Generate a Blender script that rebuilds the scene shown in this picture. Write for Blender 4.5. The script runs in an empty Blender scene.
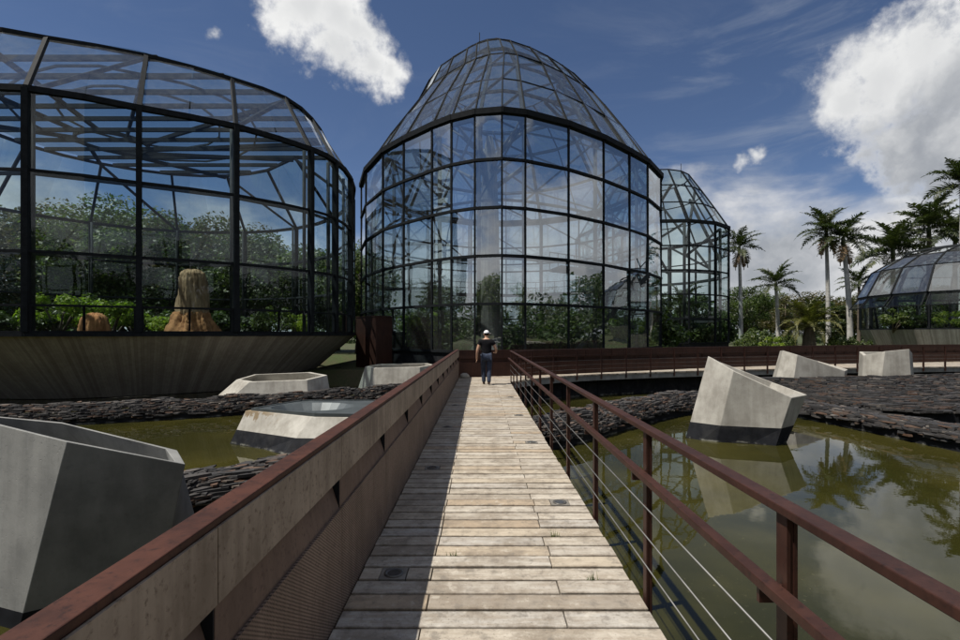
import bpy, bmesh, math, random
import numpy as np
from mathutils import Vector, Matrix, Euler

R = math.radians
scene = bpy.context.scene
col = scene.collection

# ------------------------------------------------------------------ camera, sun, sky, exposure
F = 500.0            # focal length in photo pixels (photo 960 x 640)
CX, HY, EYE = 481.0, 334.0, 1.65
cam_d = bpy.data.cameras.new('camera')
cam = bpy.data.objects.new('camera', cam_d)
col.objects.link(cam)
cam.location = (0, 0, EYE)
cam.rotation_euler = (R(90), 0, 0)
cam_d.sensor_width = 36.0
cam_d.lens = 36.0 * F / 960.0
cam_d.shift_y = (HY - 320.0) / 960.0
cam_d.shift_x = -(CX - 480.0) / 960.0
cam_d.clip_start = 0.05
cam_d.clip_end = 4000
scene.camera = cam

SUN = Vector((-1.0, -0.34, 2.15)).normalized()
sun_el = math.asin(SUN.z)
sun_az = math.atan2(SUN.x, SUN.y)
sd = bpy.data.lights.new('sun', 'SUN')
sd.energy = 4.7
sd.angle = R(0.53)
sd.color = (1.0, 0.94, 0.85)
so = bpy.data.objects.new('sun', sd)
col.objects.link(so)
so.rotation_euler = SUN.to_track_quat('Z', 'Y').to_euler()
so.location = (-20, -10, 60)

scene.view_settings.view_transform = 'Standard'
scene.view_settings.look = 'None'
scene.view_settings.gamma = 1
scene.view_settings.exposure = 0.25
scene.view_settings.use_curve_mapping = False
scene.cycles.use_denoising = True
scene.cycles.max_bounces = 8
scene.cycles.diffuse_bounces = 3
scene.cycles.glossy_bounces = 4
scene.cycles.transparent_max_bounces = 40
scene.cycles.caustics_reflective = False
scene.cycles.caustics_refractive = False


def pix(px, py, D):
    return Vector(((px - CX) / F * D, D, EYE - (py - HY) / F * D))


class NT:
    """small node-tree helper"""
    def __init__(s, tree):
        s.t = tree
        s.n = tree.nodes
        s.l = tree.links

    def new(s, typ, **kw):
        n = s.n.new(typ)
        for k, v in kw.items():
            setattr(n, k, v)
        return n

    def put(s, sock, v):
        if v is None:
            return
        if isinstance(v, bpy.types.NodeSocket):
            s.l.new(v, sock)
        else:
            sock.default_value = v

    def math(s, op, a, b=None, c=None, clamp=False):
        n = s.new('ShaderNodeMath', operation=op, use_clamp=clamp)
        s.put(n.inputs[0], a)
        s.put(n.inputs[1], b)
        s.put(n.inputs[2], c)
        return n.outputs[0]

    def vmath(s, op, a, b=None, out=0):
        n = s.new('ShaderNodeVectorMath', operation=op)
        s.put(n.inputs[0], a)
        if b is not None:
            if op == 'SCALE':
                s.put(n.inputs[3], b)
            else:
                s.put(n.inputs[1], b)
        return n.outputs[out]

    def noise(s, vec, scale, detail=4, rough=0.5, dist=0.0, out=0):
        n = s.new('ShaderNodeTexNoise')
        s.put(n.inputs['Vector'], vec)
        n.inputs['Scale'].default_value = scale
        n.inputs['Detail'].default_value = detail
        n.inputs['Roughness'].default_value = rough
        n.inputs['Distortion'].default_value = dist
        return n.outputs[out]

    def mix(s, fac, a, b, mode='MIX'):
        n = s.new('ShaderNodeMix', data_type='RGBA', blend_type=mode)
        s.put(n.inputs[0], fac)
        for i, v in ((6, a), (7, b)):
            if not isinstance(v, bpy.types.NodeSocket) and len(v) == 3:
                v = (*v, 1)
            s.put(n.inputs[i], v)
        return n.outputs[2]

    def step(s, v, lo, hi, a=0.0, b=1.0, smooth=True):
        n = s.new('ShaderNodeMapRange')
        n.interpolation_type = 'SMOOTHSTEP' if smooth else 'LINEAR'
        s.put(n.inputs[0], v)
        n.inputs[1].default_value = lo
        n.inputs[2].default_value = hi
        n.inputs[3].default_value = a
        n.inputs[4].default_value = b
        return n.outputs[0]

    def ramp(s, fac, stops):
        n = s.new('ShaderNodeValToRGB')
        e = n.color_ramp.elements
        while len(e) < len(stops):
            e.new(0.5)
        for el, (p, c) in zip(e, stops):
            el.position = p
            el.color = (*c, 1)
        s.put(n.inputs[0], fac)
        return n.outputs[0]


world = bpy.data.worlds.new('World')
scene.world = world
world.use_nodes = True
w = NT(world.node_tree)
w.n.clear()
wo = w.new('ShaderNodeOutputWorld')
bg = w.new('ShaderNodeBackground')
bg.inputs[1].default_value = 0.1
w.l.new(bg.outputs[0], wo.inputs[0])
sky = w.new('ShaderNodeTexSky', sky_type='NISHITA')
sky.sun_disc = False
sky.sun_elevation = sun_el
sky.sun_rotation = sun_az
sky.altitude = 2600
sky.air_density = 1.0
sky.dust_density = 0.6
sky.ozone_density = 2.2
d0 = w.new('ShaderNodeTexCoord').outputs['Generated']
sep = w.new('ShaderNodeSeparateXYZ')
w.l.new(d0, sep.inputs[0])
dx, dy, dz = sep.outputs
warp = w.vmath('SCALE', w.vmath('SUBTRACT', w.noise(d0, 5.0, 5, 0.6, out=1), (0.5, 0.5, 0.5)), 0.13)
dw = w.vmath('ADD', d0, warp)
fb = w.noise(d0, 11.0, 9, 0.62)
# cumulus clouds: (photo x, photo y, angular radius in photo pixels)
blobs = [(308, 16, 42), (340, 22, 46), (360, 34, 36), (364, 62, 29), (336, 54, 34), (300, -4, 34), (384, 70, 20),
         (884, 84, 62), (928, 50, 66), (950, 128, 72), (846, 96, 36), (985, 70, 95), (905, 140, 44), (995, 150, 85), (930, 165, 42),
         (738, 161, 15, .42), (753, 154, 15, .42), (226, 38, 22, .38), (262, 10, 16, .36)]
den = None
for px, py, r, *wt in blobs:
    v = Vector(((px - CX) / F, 1.0, (HY - py) / F))
    ln = v.length
    c = v / ln
    rr = r / F / ln
    di = w.math('SUBTRACT', 1.0, w.math('DIVIDE', w.vmath('DISTANCE', dw, tuple(c), out=1), rr))
    if wt:
        di = w.math('SUBTRACT', di, 1 - wt[0])
    den = di if den is None else w.math('SMOOTH_MAX', den, di, 0.12)
fbf = w.noise(d0, 30.0, 8, 0.65)
cum = w.step(w.math('ADD', den, w.math('ADD', w.math('MULTIPLY', w.math('SUBTRACT', fb, 0.5), 2.0), w.math('MULTIPLY', w.math('SUBTRACT', fbf, 0.5), 0.9))), -0.12, 0.66)
# a bank of cloud low over the trees
flat = w.new('ShaderNodeMapping')
w.l.new(d0, flat.inputs[0])
flat.inputs['Scale'].default_value = (1, 1, 2.2)
fb2 = w.noise(flat.outputs[0], 5.0, 8, 0.55, 0.3)
side = w.step(dx, -0.15, 0.45, 0.0, 0.035)
bankv = w.math('ADD', w.math('SUBTRACT', w.math('ADD', 0.235, side), dz), w.math('MULTIPLY', w.math('SUBTRACT', fb2, 0.5), 0.42))
bank = w.step(bankv, -0.02, 0.13)
# cumulus field in the sky behind the camera
fb3 = w.noise(d0, 3.2, 8, 0.56, 0.2)
back = w.math('MULTIPLY', w.step(fb3, 0.46, 0.545), w.step(dy, 0.25, -0.05))
# thin high veil towards the right
veil_m = w.new('ShaderNodeMapping')
w.l.new(d0, veil_m.inputs[0])
veil_m.inputs['Rotation'].default_value = (0.3, 0.5, 0.5)
veil_m.inputs['Scale'].default_value = (1.0, 3.0, 5.0)
veil = w.math('MULTIPLY', w.step(w.noise(veil_m.outputs[0], 2.6, 8, 0.62, 0.8), 0.46, 0.80),
              w.math('ADD', 0.12, w.step(dx, 0.15, 0.62, 0.0, 0.75)))
dens = w.math('MAXIMUM', cum, w.math('MAXIMUM', bank, back))
lit1 = w.noise(w.vmath('ADD', dw, (0.02, 0.0, -0.03)), 6.0, 6, 0.55)
lit = w.math('ADD', lit1, w.math('ADD', w.math('MULTIPLY', dz, 0.25), w.math('MULTIPLY', w.math('SUBTRACT', fb, 0.5), 0.25)))
ccol = w.ramp(lit, [(0.40, (3.0, 3.2, 3.5)), (0.56, (5.0, 5.1, 5.3)), (0.72, (7.4, 7.3, 7.2))])
# cumulus: bright thin rims, greyer thick cores and undersides
soft = w.noise(dw, 7.0, 7, 0.55)
tdir = w.math('ADD', w.math('SUBTRACT', dx, w.math('MULTIPLY', dz, 1.1)), w.math('MULTIPLY', w.math('SUBTRACT', soft, 0.5), 0.55))
under = w.step(tdir, -0.02, 0.44)
inner = w.math('MULTIPLY', w.step(w.math('ADD', den, w.math('MULTIPLY', w.math('SUBTRACT', soft, 0.5), 1.2)), 0.1, 0.95), 0.36)
billow = w.step(w.math('ADD', w.math('MULTIPLY', soft, 0.7), w.math('MULTIPLY', fb, 0.3)), 0.36, 0.64, 0.45, 0.95)
core = w.math('MAXIMUM', w.math('MULTIPLY', w.math('MULTIPLY', under, w.step(cum, 0.3, 1.0)), billow), inner)
cumc = w.mix(core, (7.9, 7.9, 7.8), (2.6, 2.8, 3.15))
ccol = w.mix(cum, ccol, cumc)
skyc = w.mix(1.0, sky.outputs[0], (0.66, 0.67, 0.72), 'MULTIPLY')
c1 = w.mix(w.math('MULTIPLY', veil, 0.6), skyc, (3.5, 3.85, 4.4))
c2 = w.mix(dens, c1, ccol)
w.l.new(c2, bg.inputs[0])

# ------------------------------------------------------------------ mesh helpers


class MB:
    def __init__(s):
        s.v, s.f = [], []

    def add(s, vs, fs):
        o = len(s.v)
        s.v.extend([tuple(p) for p in vs])
        s.f.extend([tuple(i + o for i in f) for f in fs])
        return s

    def hexa(s, p):      # eight corners: bottom four, top four
        return s.add(p, [(3, 2, 1, 0), (4, 5, 6, 7), (0, 1, 5, 4), (1, 2, 6, 5), (2, 3, 7, 6), (3, 0, 4, 7)])

    def box(s, x0, x1, y0, y1, z0, z1):
        return s.hexa([(x0, y0, z0), (x1, y0, z0), (x1, y1, z0), (x0, y1, z0), (x0, y0, z1), (x1, y0, z1), (x1, y1, z1), (x0, y1, z1)])

    def bar(s, a, b, wd, ht, up=(0, 0, 1), ext=0.0):
        a, b = Vector(a), Vector(b)
        t = (b - a).normalized()
        a, b = a - t * ext, b + t * ext
        u = Vector(up)
        if abs(t.dot(u)) > 0.98:
            u = Vector((0, 1, 0))
        sd_ = t.cross(u).normalized()
        u = sd_.cross(t).normalized()
        p = []
        for q in (a, b):
            for i, j in ((-1, -1), (1, -1), (1, 1), (-1, 1)):
                p.append(q + sd_ * (i * wd / 2) + u * (j * ht / 2))
        return s.add(p, [(0, 1, 2, 3), (7, 6, 5, 4), (0, 4, 5, 1), (1, 5, 6, 2), (2, 6, 7, 3), (3, 7, 4, 0)])

    def tube(s, pts, rad, n=8, cap=True):
        pts = [Vector(p) for p in pts]
        if not hasattr(rad, '__len__'):
            rad = [rad] * len(pts)
        base = len(s.v)
        prev = None
        for i, p in enumerate(pts):
            t = (pts[min(i + 1, len(pts) - 1)] - pts[max(i - 1, 0)]).normalized()
            if prev is None:
                u = t.orthogonal().normalized()
            else:
                u = (prev - t * prev.dot(t)).normalized()
            prev = u
            v = t.cross(u)
            for k in range(n):
                a = 2 * math.pi * k / n
                s.v.append(tuple(p + (u * math.cos(a) + v * math.sin(a)) * rad[i]))
        for i in range(len(pts) - 1):
            for k in range(n):
                k2 = (k + 1) % n
                s.f.append((base + i * n + k, base + i * n + k2, base + (i + 1) * n + k2, base + (i + 1) * n + k))
        if cap:
            s.f.append(tuple(base + k for k in reversed(range(n))))
            s.f.append(tuple(base + (len(pts) - 1) * n + k for k in range(n)))
        return s

    def lathe(s, c, prof, n=24, jit=0.0, rng=None, sx=1.0, sy=1.0):
        base = len(s.v)
        for r, z in prof:
            for k in range(n):
                a = 2 * math.pi * k / n
                q = r * (1 + (rng.uniform(-jit, jit) if rng else 0))
                s.v.append((c[0] + math.cos(a) * q * sx, c[1] + math.sin(a) * q * sy, c[2] + z))
        for i in range(len(prof) - 1):
            for k in range(n):
                k2 = (k + 1) % n
                s.f.append((base + i * n + k, base + i * n + k2, base + (i + 1) * n + k2, base + (i + 1) * n + k))
        s.f.append(tuple(base + k for k in reversed(range(n))))
        s.f.append(tuple(base + (len(prof) - 1) * n + k for k in range(n)))
        return s

    def build(s, name, mat, parent=None, smooth=False, bevel=0.0):
        o0 = Vector((0, 0, 0)) if parent is None else origin(parent)
        me = bpy.data.meshes.new(name)
        vs = np.asarray(s.v, dtype=float) - np.array(o0)
        me.from_pydata([tuple(x) for x in vs], [], s.f)
        me.materials.append(mat)
        if smooth:
            me.polygons.foreach_set('use_smooth', [True] * len(me.polygons))
        me.update()
        o = bpy.data.objects.new(name, me)
        col.objects.link(o)
        if parent is not None:
            o.parent = parent
        if bevel:
            m = o.modifiers.new('bevel', 'BEVEL')
            m.width = bevel
            m.segments = 2
            m.limit_method = 'ANGLE'
        return o


def origin(o):
    v = Vector(o.location)
    while o.parent:
        o = o.parent
        v = v + o.location
    return v


def tag(o, label=None, cat=None, group=None, kind=None):
    if label:
        o['label'] = label
    if cat:
        o['category'] = cat
    if group:
        o['group'] = group
    if kind:
        o['kind'] = kind
    return o


def empty(name, loc, label, cat, group=None):
    o = bpy.data.objects.new(name, None)
    o.empty_display_size = 0.2
    col.objects.link(o)
    o.location = loc
    return tag(o, label, cat, group)


def quads(name, V, mat, parent=None, k=4):
    """V: (n, k, 3) array of separate k-gons as one mesh"""
    n = len(V)
    me = bpy.data.meshes.new(name)
    me.vertices.add(n * k)
    me.vertices.foreach_set('co', np.ascontiguousarray(V, dtype=np.float32).ravel())
    me.loops.add(n * k)
    me.loops.foreach_set('vertex_index', np.arange(n * k, dtype=np.int32))
    me.polygons.add(n)
    me.polygons.foreach_set('loop_start', np.arange(0, n * k, k, dtype=np.int32))
    me.polygons.foreach_set('loop_total', np.full(n, k, dtype=np.int32))
    me.update(calc_edges=True)
    me.materials.append(mat)
    o = bpy.data.objects.new(name, me)
    col.objects.link(o)
    if parent is not None:
        o.parent = parent
    return o


def copy_tree(o, parent=None):
    c = o.copy()
    col.objects.link(c)
    c.parent = parent
    for ch in list(o.children):
        copy_tree(ch, c)
    return c


# ------------------------------------------------------------------ materials


def mat_new(name):
    m = bpy.data.materials.new(name)
    m.use_nodes = True
    t = NT(m.node_tree)
    b = t.n['Principled BSDF']
    return m, t, b


def objco(t):
    return t.new('ShaderNodeNewGeometry').outputs['Position']


def bump(t, b, h, strength=0.3, dist=0.02):
    n = t.new('ShaderNodeBump')
    n.inputs['Strength'].default_value = strength
    n.inputs['Distance'].default_value = dist
    t.put(n.inputs['Height'], h)
    t.l.new(n.outputs[0], b.inputs['Normal'])
    return n


def m_concrete(name, a, b_, scale=1.2, board=False, rough=0.85, streak=0.5):
    m, t, b = mat_new(name)
    p = objco(t)
    n1 = t.noise(p, scale, 8, 0.62)
    n2 = t.noise(p, scale * 14, 4, 0.6)
    mp = t.new('ShaderNodeMapping')
    t.l.new(p, mp.inputs[0])
    mp.inputs['Scale'].default_value = (5, 5, 0.35)
    st = t.noise(mp.outputs[0], 1.3, 6, 0.6)
    f = t.step(t.math('ADD', t.math('MULTIPLY', n1, 1.0 - streak), t.math('MULTIPLY', st, streak)), 0.34, 0.66)
    c = t.mix(f, a, b_)
    c = t.mix(t.step(n2, 0.55, 0.75, 0, 0.25), c, (a[0] * .6, a[1] * .6, a[2] * .6))
    if board:
        n = t.new('ShaderNodeUVMap')
        wv = t.new('ShaderNodeTexWhiteNoise', noise_dimensions='1D')
        sp = t.new('ShaderNodeSeparateXYZ')
        t.l.new(n.outputs[0], sp.inputs[0])
        u = t.math('MULTIPLY', sp.outputs[0], 9.0)
        t.l.new(t.math('FLOOR', u), wv.inputs['W'])
        c = t.mix(t.step(wv.outputs[0], 0.0, 1.0, 0.0, 0.55, False), c, (a[0] * .45, a[1] * .42, a[2] * .40))
        ln = t.step(t.math('FRACT', u), 0.0, 0.07)
        c = t.mix(ln, (a[0] * .35, a[1] * .33, a[2] * .3), c)
        bump(t, b, t.math('ADD', t.math('MULTIPLY', wv.outputs[0], 0.6), t.math('ADD', ln, t.math('MULTIPLY', n2, 0.2))), 0.6, 0.02)
    else:
        pit = t.step(t.noise(p, 55, 3, 0.5), 0.62, 0.75)
        bump(t, b, t.math('SUBTRACT', t.math('ADD', n1, t.math('MULTIPLY', n2, 0.3)), pit), 0.35, 0.012)
    t.l.new(c, b.inputs['Base Color'])
    b.inputs['Roughness'].default_value = rough
    return m


def m_metal(name, c, rough=0.5, metallic=0.0, var=0.25, scale=6):
    m, t, b = mat_new(name)
    p = objco(t)
    n = t.noise(p, scale, 5, 0.6)
    t.l.new(t.mix(t.step(n, 0.3, 0.7), tuple(x * (1 - var) for x in c), tuple(x * (1 + var) for x in c)), b.inputs['Base Color'])
    b.inputs['Roughness'].default_value = rough
    b.inputs['Metallic'].default_value = metallic
    if max(c) < 0.05:
        b.inputs['Specular IOR Level'].default_value = 0.08
        b.inputs['Roughness'].default_value = max(rough, 0.7)
    return m


def m_rust(name, a, b_, c3, rough=0.75, perf=False, streak=0.0):
    m, t, b = mat_new(name)
    p = objco(t)
    n1 = t.noise(p, 2.2, 8, 0.65)
    n2 = t.noise(p, 38, 5, 0.65)
    mp = t.new('ShaderNodeMapping')
    t.l.new(p, mp.inputs[0])
    mp.inputs['Scale'].default_value = (9, 9, 0.8)
    n3 = t.noise(mp.outputs[0], 1.5, 5, 0.6)
    c = t.mix(t.step(t.math('ADD', t.math('MULTIPLY', n1, 0.6), t.math('MULTIPLY', n3, 0.4)), 0.36, 0.62), a, b_)
    c = t.mix(t.step(n2, 0.52, 0.72), c, c3)
    if perf:
        sp = t.new('ShaderNodeSeparateXYZ')
        t.l.new(p, sp.inputs[0])
        u = t.math('SINE', t.math('MULTIPLY', sp.outputs[1], 2 * math.pi / 0.026))
        v = t.math('SINE', t.math('MULTIPLY', sp.outputs[2], 2 * math.pi / 0.017))
        hole = t.step(t.math('MULTIPLY', u, v), 0.05, 0.5)
        c = t.mix(hole, c, (c3[0] * .25, c3[1] * .22, c3[2] * .2))
        bump(t, b, t.math('SUBTRACT', 1.0, hole), 0.5, 0.004)
    else:
        bump(t, b, n2, 0.25, 0.004)
    t.l.new(c, b.inputs['Base Color'])
    b.inputs['Specular IOR Level'].default_value = 0.22
    b.inputs['Roughness'].default_value = rough
    return m


def m_glass(name, tint=(0.80, 0.88, 0.89), refl=1.6, base=0.035, wav=0.10, dirt=0.06):
    m, t, b = mat_new(name)
    t.n.remove(b)
    out = t.n['Material Output']
    p = objco(t)
    h = t.noise(p, 0.55, 2, 0.5)
    bn = t.new('ShaderNodeBump')
    bn.inputs['Strength'].default_value = wav
    bn.inputs['Distance'].default_value = 0.06
    t.l.new(h, bn.inputs['Height'])
    tr = t.new('ShaderNodeBsdfTransparent')
    rnd = t.new('ShaderNodeObjectInfo').outputs['Random']
    t.l.new(t.mix(rnd, tuple(x * 0.90 for x in tint), tuple(min(1, x * 1.04) for x in tint)), tr.inputs[0])
    gl = t.new('ShaderNodeBsdfGlossy')
    gl.inputs['Roughness'].default_value = 0.0
    gl.inputs['Color'].default_value = (0.95, 0.98, 1.0, 1)
    t.l.new(bn.outputs[0], gl.inputs['Normal'])
    fr = t.new('ShaderNodeFresnel')
    fr.inputs[0].default_value = 1.5
    ge = t.new('ShaderNodeNewGeometry')
    # the same reflectance from either side of the sheet
    ior = t.math('ADD', 1.5, t.math('MULTIPLY', ge.outputs['Backfacing'], 1 / 1.5 - 1.5))
    lw = t.new('ShaderNodeLayerWeight')
    lw.inputs[0].default_value = 0.5
    fz = t.math('POWER', lw.outputs['Facing'], 5.0)
    fac = t.math('ADD', base * refl, t.math('MULTIPLY', fz, 0.85), clamp=True)
    mx = t.new('ShaderNodeMixShader')
    t.l.new(fac, mx.inputs[0])
    t.l.new(tr.outputs[0], mx.inputs[1])
    t.l.new(gl.outputs[0], mx.inputs[2])
    df = t.new('ShaderNodeBsdfDiffuse')
    df.inputs[0].default_value = (0.5, 0.52, 0.52, 1)
    mp = t.new('ShaderNodeMapping')
    t.l.new(p, mp.inputs[0])
    mp.inputs['Scale'].default_value = (3, 3, 0.25)
    dm = t.math('MULTIPLY', t.step(t.noise(mp.outputs[0], 1.1, 8, 0.6), 0.25, 0.85, 0.25, 0.75), dirt)
    mx2 = t.new('ShaderNodeMixShader')
    t.l.new(dm, mx2.inputs[0])
    t.l.new(mx.outputs[0], mx2.inputs[1])
    t.l.new(df.outputs[0], mx2.inputs[2])
    t.l.new(mx2.outputs[0], out.inputs[0])
    for nd in (fr,):
        t.n.remove(nd)
    return m


def m_leaf(name, stops, transl=0.35, rough=0.5):
    m, t, b = mat_new(name)
    out = t.n['Material Output']
    ge = t.new('ShaderNodeNewGeometry')
    rnd = ge.outputs['Random Per Island']
    orn = t.new('ShaderNodeObjectInfo').outputs['Random']
    big = t.noise(ge.outputs['Position'], 0.7, 3, 0.6)
    f = t.math('ADD', t.math('MULTIPLY', rnd, 0.5), t.math('MULTIPLY', big, 0.5))
    c = t.ramp(f, stops)
    c = t.mix(1.0, c, t.mix(orn, (0.8, 0.85, 0.8), (1.25, 1.15, 1.0)), 'MULTIPLY')
    t.l.new(c, b.inputs['Base Color'])
    b.inputs['Roughness'].default_value = rough
    tl = t.new('ShaderNodeBsdfTranslucent')
    t.l.new(t.mix(1.0, c, (1.2, 1.5, 0.6), 'MULTIPLY'), tl.inputs[0])
    mx = t.new('ShaderNodeMixShader')
    mx.inputs[0].default_value = transl
    t.l.new(b.outputs[0], mx.inputs[1])
    t.l.new(tl.outputs[0], mx.inputs[2])
    t.l.new(mx.outputs[0], out.inputs[0])
    return m


def m_plain(name, c, rough=0.7, var=0.2, scale=12):
    return m_metal(name, c, rough, 0.0, var, scale)


M = {}
M['steel'] = m_metal('dark_steel_paint', (0.012, 0.014, 0.016), 0.5)
M['steel_in'] = m_metal('grey_inner_steel', (0.034, 0.039, 0.042), 0.5)
M['glass'] = m_glass('greenhouse_glass', (0.82, 0.90, 0.90), 0.85, 0.045, 0.10, 0.010)
M['glass_tall'] = m_glass('tall_greenhouse_glass', (0.74, 0.83, 0.86), 6.2, 0.055, 0.14, 0.05)
M['glass_roof'] = m_glass('dusty_roof_glass', (0.80, 0.90, 0.92), 2.6, 0.045, 0.10, 0.12)
M['glass_dome'] = m_glass('reflective_roof_glass', (0.50, 0.55, 0.56), 3.6, 0.05, 0.08, 0.16)
M['conc'] = m_concrete('cast_concrete', (0.25, 0.235, 0.205), (0.43, 0.415, 0.37), 1.6, streak=.35)
M['conc_dark'] = m_concrete('weathered_grey_concrete', (0.15, 0.153, 0.148), (0.27, 0.272, 0.26), 1.3, streak=.3)
M['board'] = m_concrete('board_marked_concrete', (0.34, 0.315, 0.28), (0.47, 0.44, 0.40), 0.8, True)
M['conc_stain'] = m_concrete('rust_stained_concrete', (0.27, 0.255, 0.22), (0.46, 0.445, 0.40), 1.6, streak=.35)
M['tar'] = m_metal('black_waterproof_coat', (0.014, 0.015, 0.018), 0.55)  # also blackens the left fence gussets, in place of shade in the slot
t_ = NT(M['conc_stain'].node_tree)
b_ = t_.n['Principled BSDF']
p_ = objco(t_)
z_ = t_.new('ShaderNodeSeparateXYZ')
t_.l.new(p_, z_.inputs[0])
mp_ = t_.new('ShaderNodeMapping')
t_.l.new(p_, mp_.inputs[0])
mp_.inputs['Scale'].default_value = (6, 6, 0.6)
dr_ = t_.math('ADD', t_.noise(mp_.outputs[0], 1.6, 7, 0.65), t_.math('MULTIPLY', t_.math('ADD', z_.outputs[2], 0.33), 0.9))
dr_ = t_.math('MULTIPLY', t_.step(dr_, 0.50, 0.58), t_.step(z_.outputs[0], -4.4, -5.2))
old_ = b_.inputs['Base Color'].links[0].from_socket
t_.l.new(t_.mix(t_.math('MULTIPLY', dr_, 0.85), old_, (0.17, 0.115, 0.05)), b_.inputs['Base Color'])
t_ = NT(M['tar'].node_tree)
b_ = t_.n['Principled BSDF']
p_ = objco(t_)
z_ = t_.new('ShaderNodeSeparateXYZ')
t_.l.new(p_, z_.inputs[0])
zz_ = t_.math('ADD', z_.outputs[2], t_.math('MULTIPLY', t_.math('SUBTRACT', t_.noise(p_, 3.0, 6, 0.7), 0.5), 0.12))
ln_ = t_.math('MULTIPLY', t_.step(zz_, -0.955, -0.935), t_.step(zz_, -0.895, -0.93))
wet_ = t_.step(t_.noise(p_, 2.2, 6, 0.7), 0.45, 0.65)
old_ = b_.inputs['Base Color'].links[0].from_socket
t_.l.new(t_.mix(t_.math('MULTIPLY', ln_, wet_), t_.mix(t_.math('MULTIPLY', wet_, 0.4), old_, (0.045, 0.045, 0.045)), (0.20, 0.20, 0.17)), b_.inputs['Base Color'])
M['rust'] = m_rust('oiled_rust_steel', (0.030, 0.0135, 0.0105), (0.052, 0.0225, 0.016), (0.020, 0.0105, 0.009), 0.5)
M['rust_cap'] = m_rust('bright_rust_steel', (0.034, 0.0145, 0.0105), (0.070, 0.0275, 0.018), (0.023, 0.011, 0.009), 0.6)
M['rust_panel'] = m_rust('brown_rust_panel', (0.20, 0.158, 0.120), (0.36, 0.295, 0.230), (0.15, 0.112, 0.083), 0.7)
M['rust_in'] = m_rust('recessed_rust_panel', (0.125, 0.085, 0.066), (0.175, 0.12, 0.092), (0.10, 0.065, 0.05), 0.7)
M['rust_perf'] = m_rust('perforated_rust_panel', (0.19, 0.138, 0.106), (0.28, 0.208, 0.162), (0.14, 0.102, 0.08), 0.7, perf=True)
M['cable'] = m_metal('steel_cable', (0.17, 0.17, 0.165), 0.5, 0.6, 0.2)
M['lamp_metal'] = m_metal('dull_lamp_steel', (0.20, 0.185, 0.16), 0.6, 0.2)
M['lamp_ring'] = m_metal('dark_lamp_ring', (0.13, 0.125, 0.115), 0.4, 0.4)
M['lens'] = m_metal('dark_lamp_lens', (0.055, 0.056, 0.056), 0.12)
M['sheet'] = m_metal('dull_zinc_sheet', (0.10, 0.115, 0.12), 0.35, 0.35, 0.2, 2)
M['soil'] = m_plain('dark_soil', (0.035, 0.026, 0.018), 0.95, 0.4, 3)
M['bark'] = m_concrete('tree_bark', (0.07, 0.055, 0.04), (0.16, 0.13, 0.10), 2.5, rough=0.95)
M['palm_trunk'] = m_concrete('pale_palm_trunk', (0.33, 0.32, 0.30), (0.52, 0.51, 0.48), 2.0, rough=0.9, streak=0.2)
M['big_trunk'] = m_concrete('grey_giant_trunk', (0.06, 0.056, 0.05), (0.21, 0.195, 0.175), 1.8, rough=0.9, streak=0.6)
M['leaf_dark'] = m_leaf('dark_leaves', [(0.25, (0.016, 0.030, 0.009)), (0.5, (0.040, 0.068, 0.017)), (0.78, (0.085, 0.115, 0.030))])
M['leaf_mid'] = m_leaf('mid_green_leaves', [(0.25, (0.025, 0.045, 0.010)), (0.5, (0.065, 0.100, 0.022)), (0.78, (0.13, 0.165, 0.038))])
M['leaf_olive'] = m_leaf('olive_leaves', [(0.25, (0.028, 0.032, 0.010)), (0.5, (0.070, 0.068, 0.020)), (0.78, (0.125, 0.098, 0.035))])
M['leaf_bright'] = m_leaf('bright_leaves', [(0.25, (0.11, 0.16, 0.020)), (0.5, (0.23, 0.31, 0.042)), (0.78, (0.38, 0.41, 0.07))], 0.45)
M['leaf_palm'] = m_leaf('palm_leaves', [(0.25, (0.018, 0.028, 0.012)), (0.5, (0.042, 0.058, 0.022)), (0.78, (0.085, 0.10, 0.04))], 0.2)
M['leaf_date'] = m_leaf('date_palm_leaves', [(0.25, (0.045, 0.052, 0.016)), (0.5, (0.10, 0.108, 0.034)), (0.78, (0.17, 0.165, 0.06))], 0.25)
M['thatch'] = m_concrete('thatchy_mound', (0.13, 0.075, 0.035), (0.44, 0.31, 0.18), 5.0, rough=0.95, streak=0.75)
M['ochre'] = m_concrete('ochre_earth', (0.20, 0.085, 0.03), (0.42, 0.21, 0.085), 4.5, rough=0.95)


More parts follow.
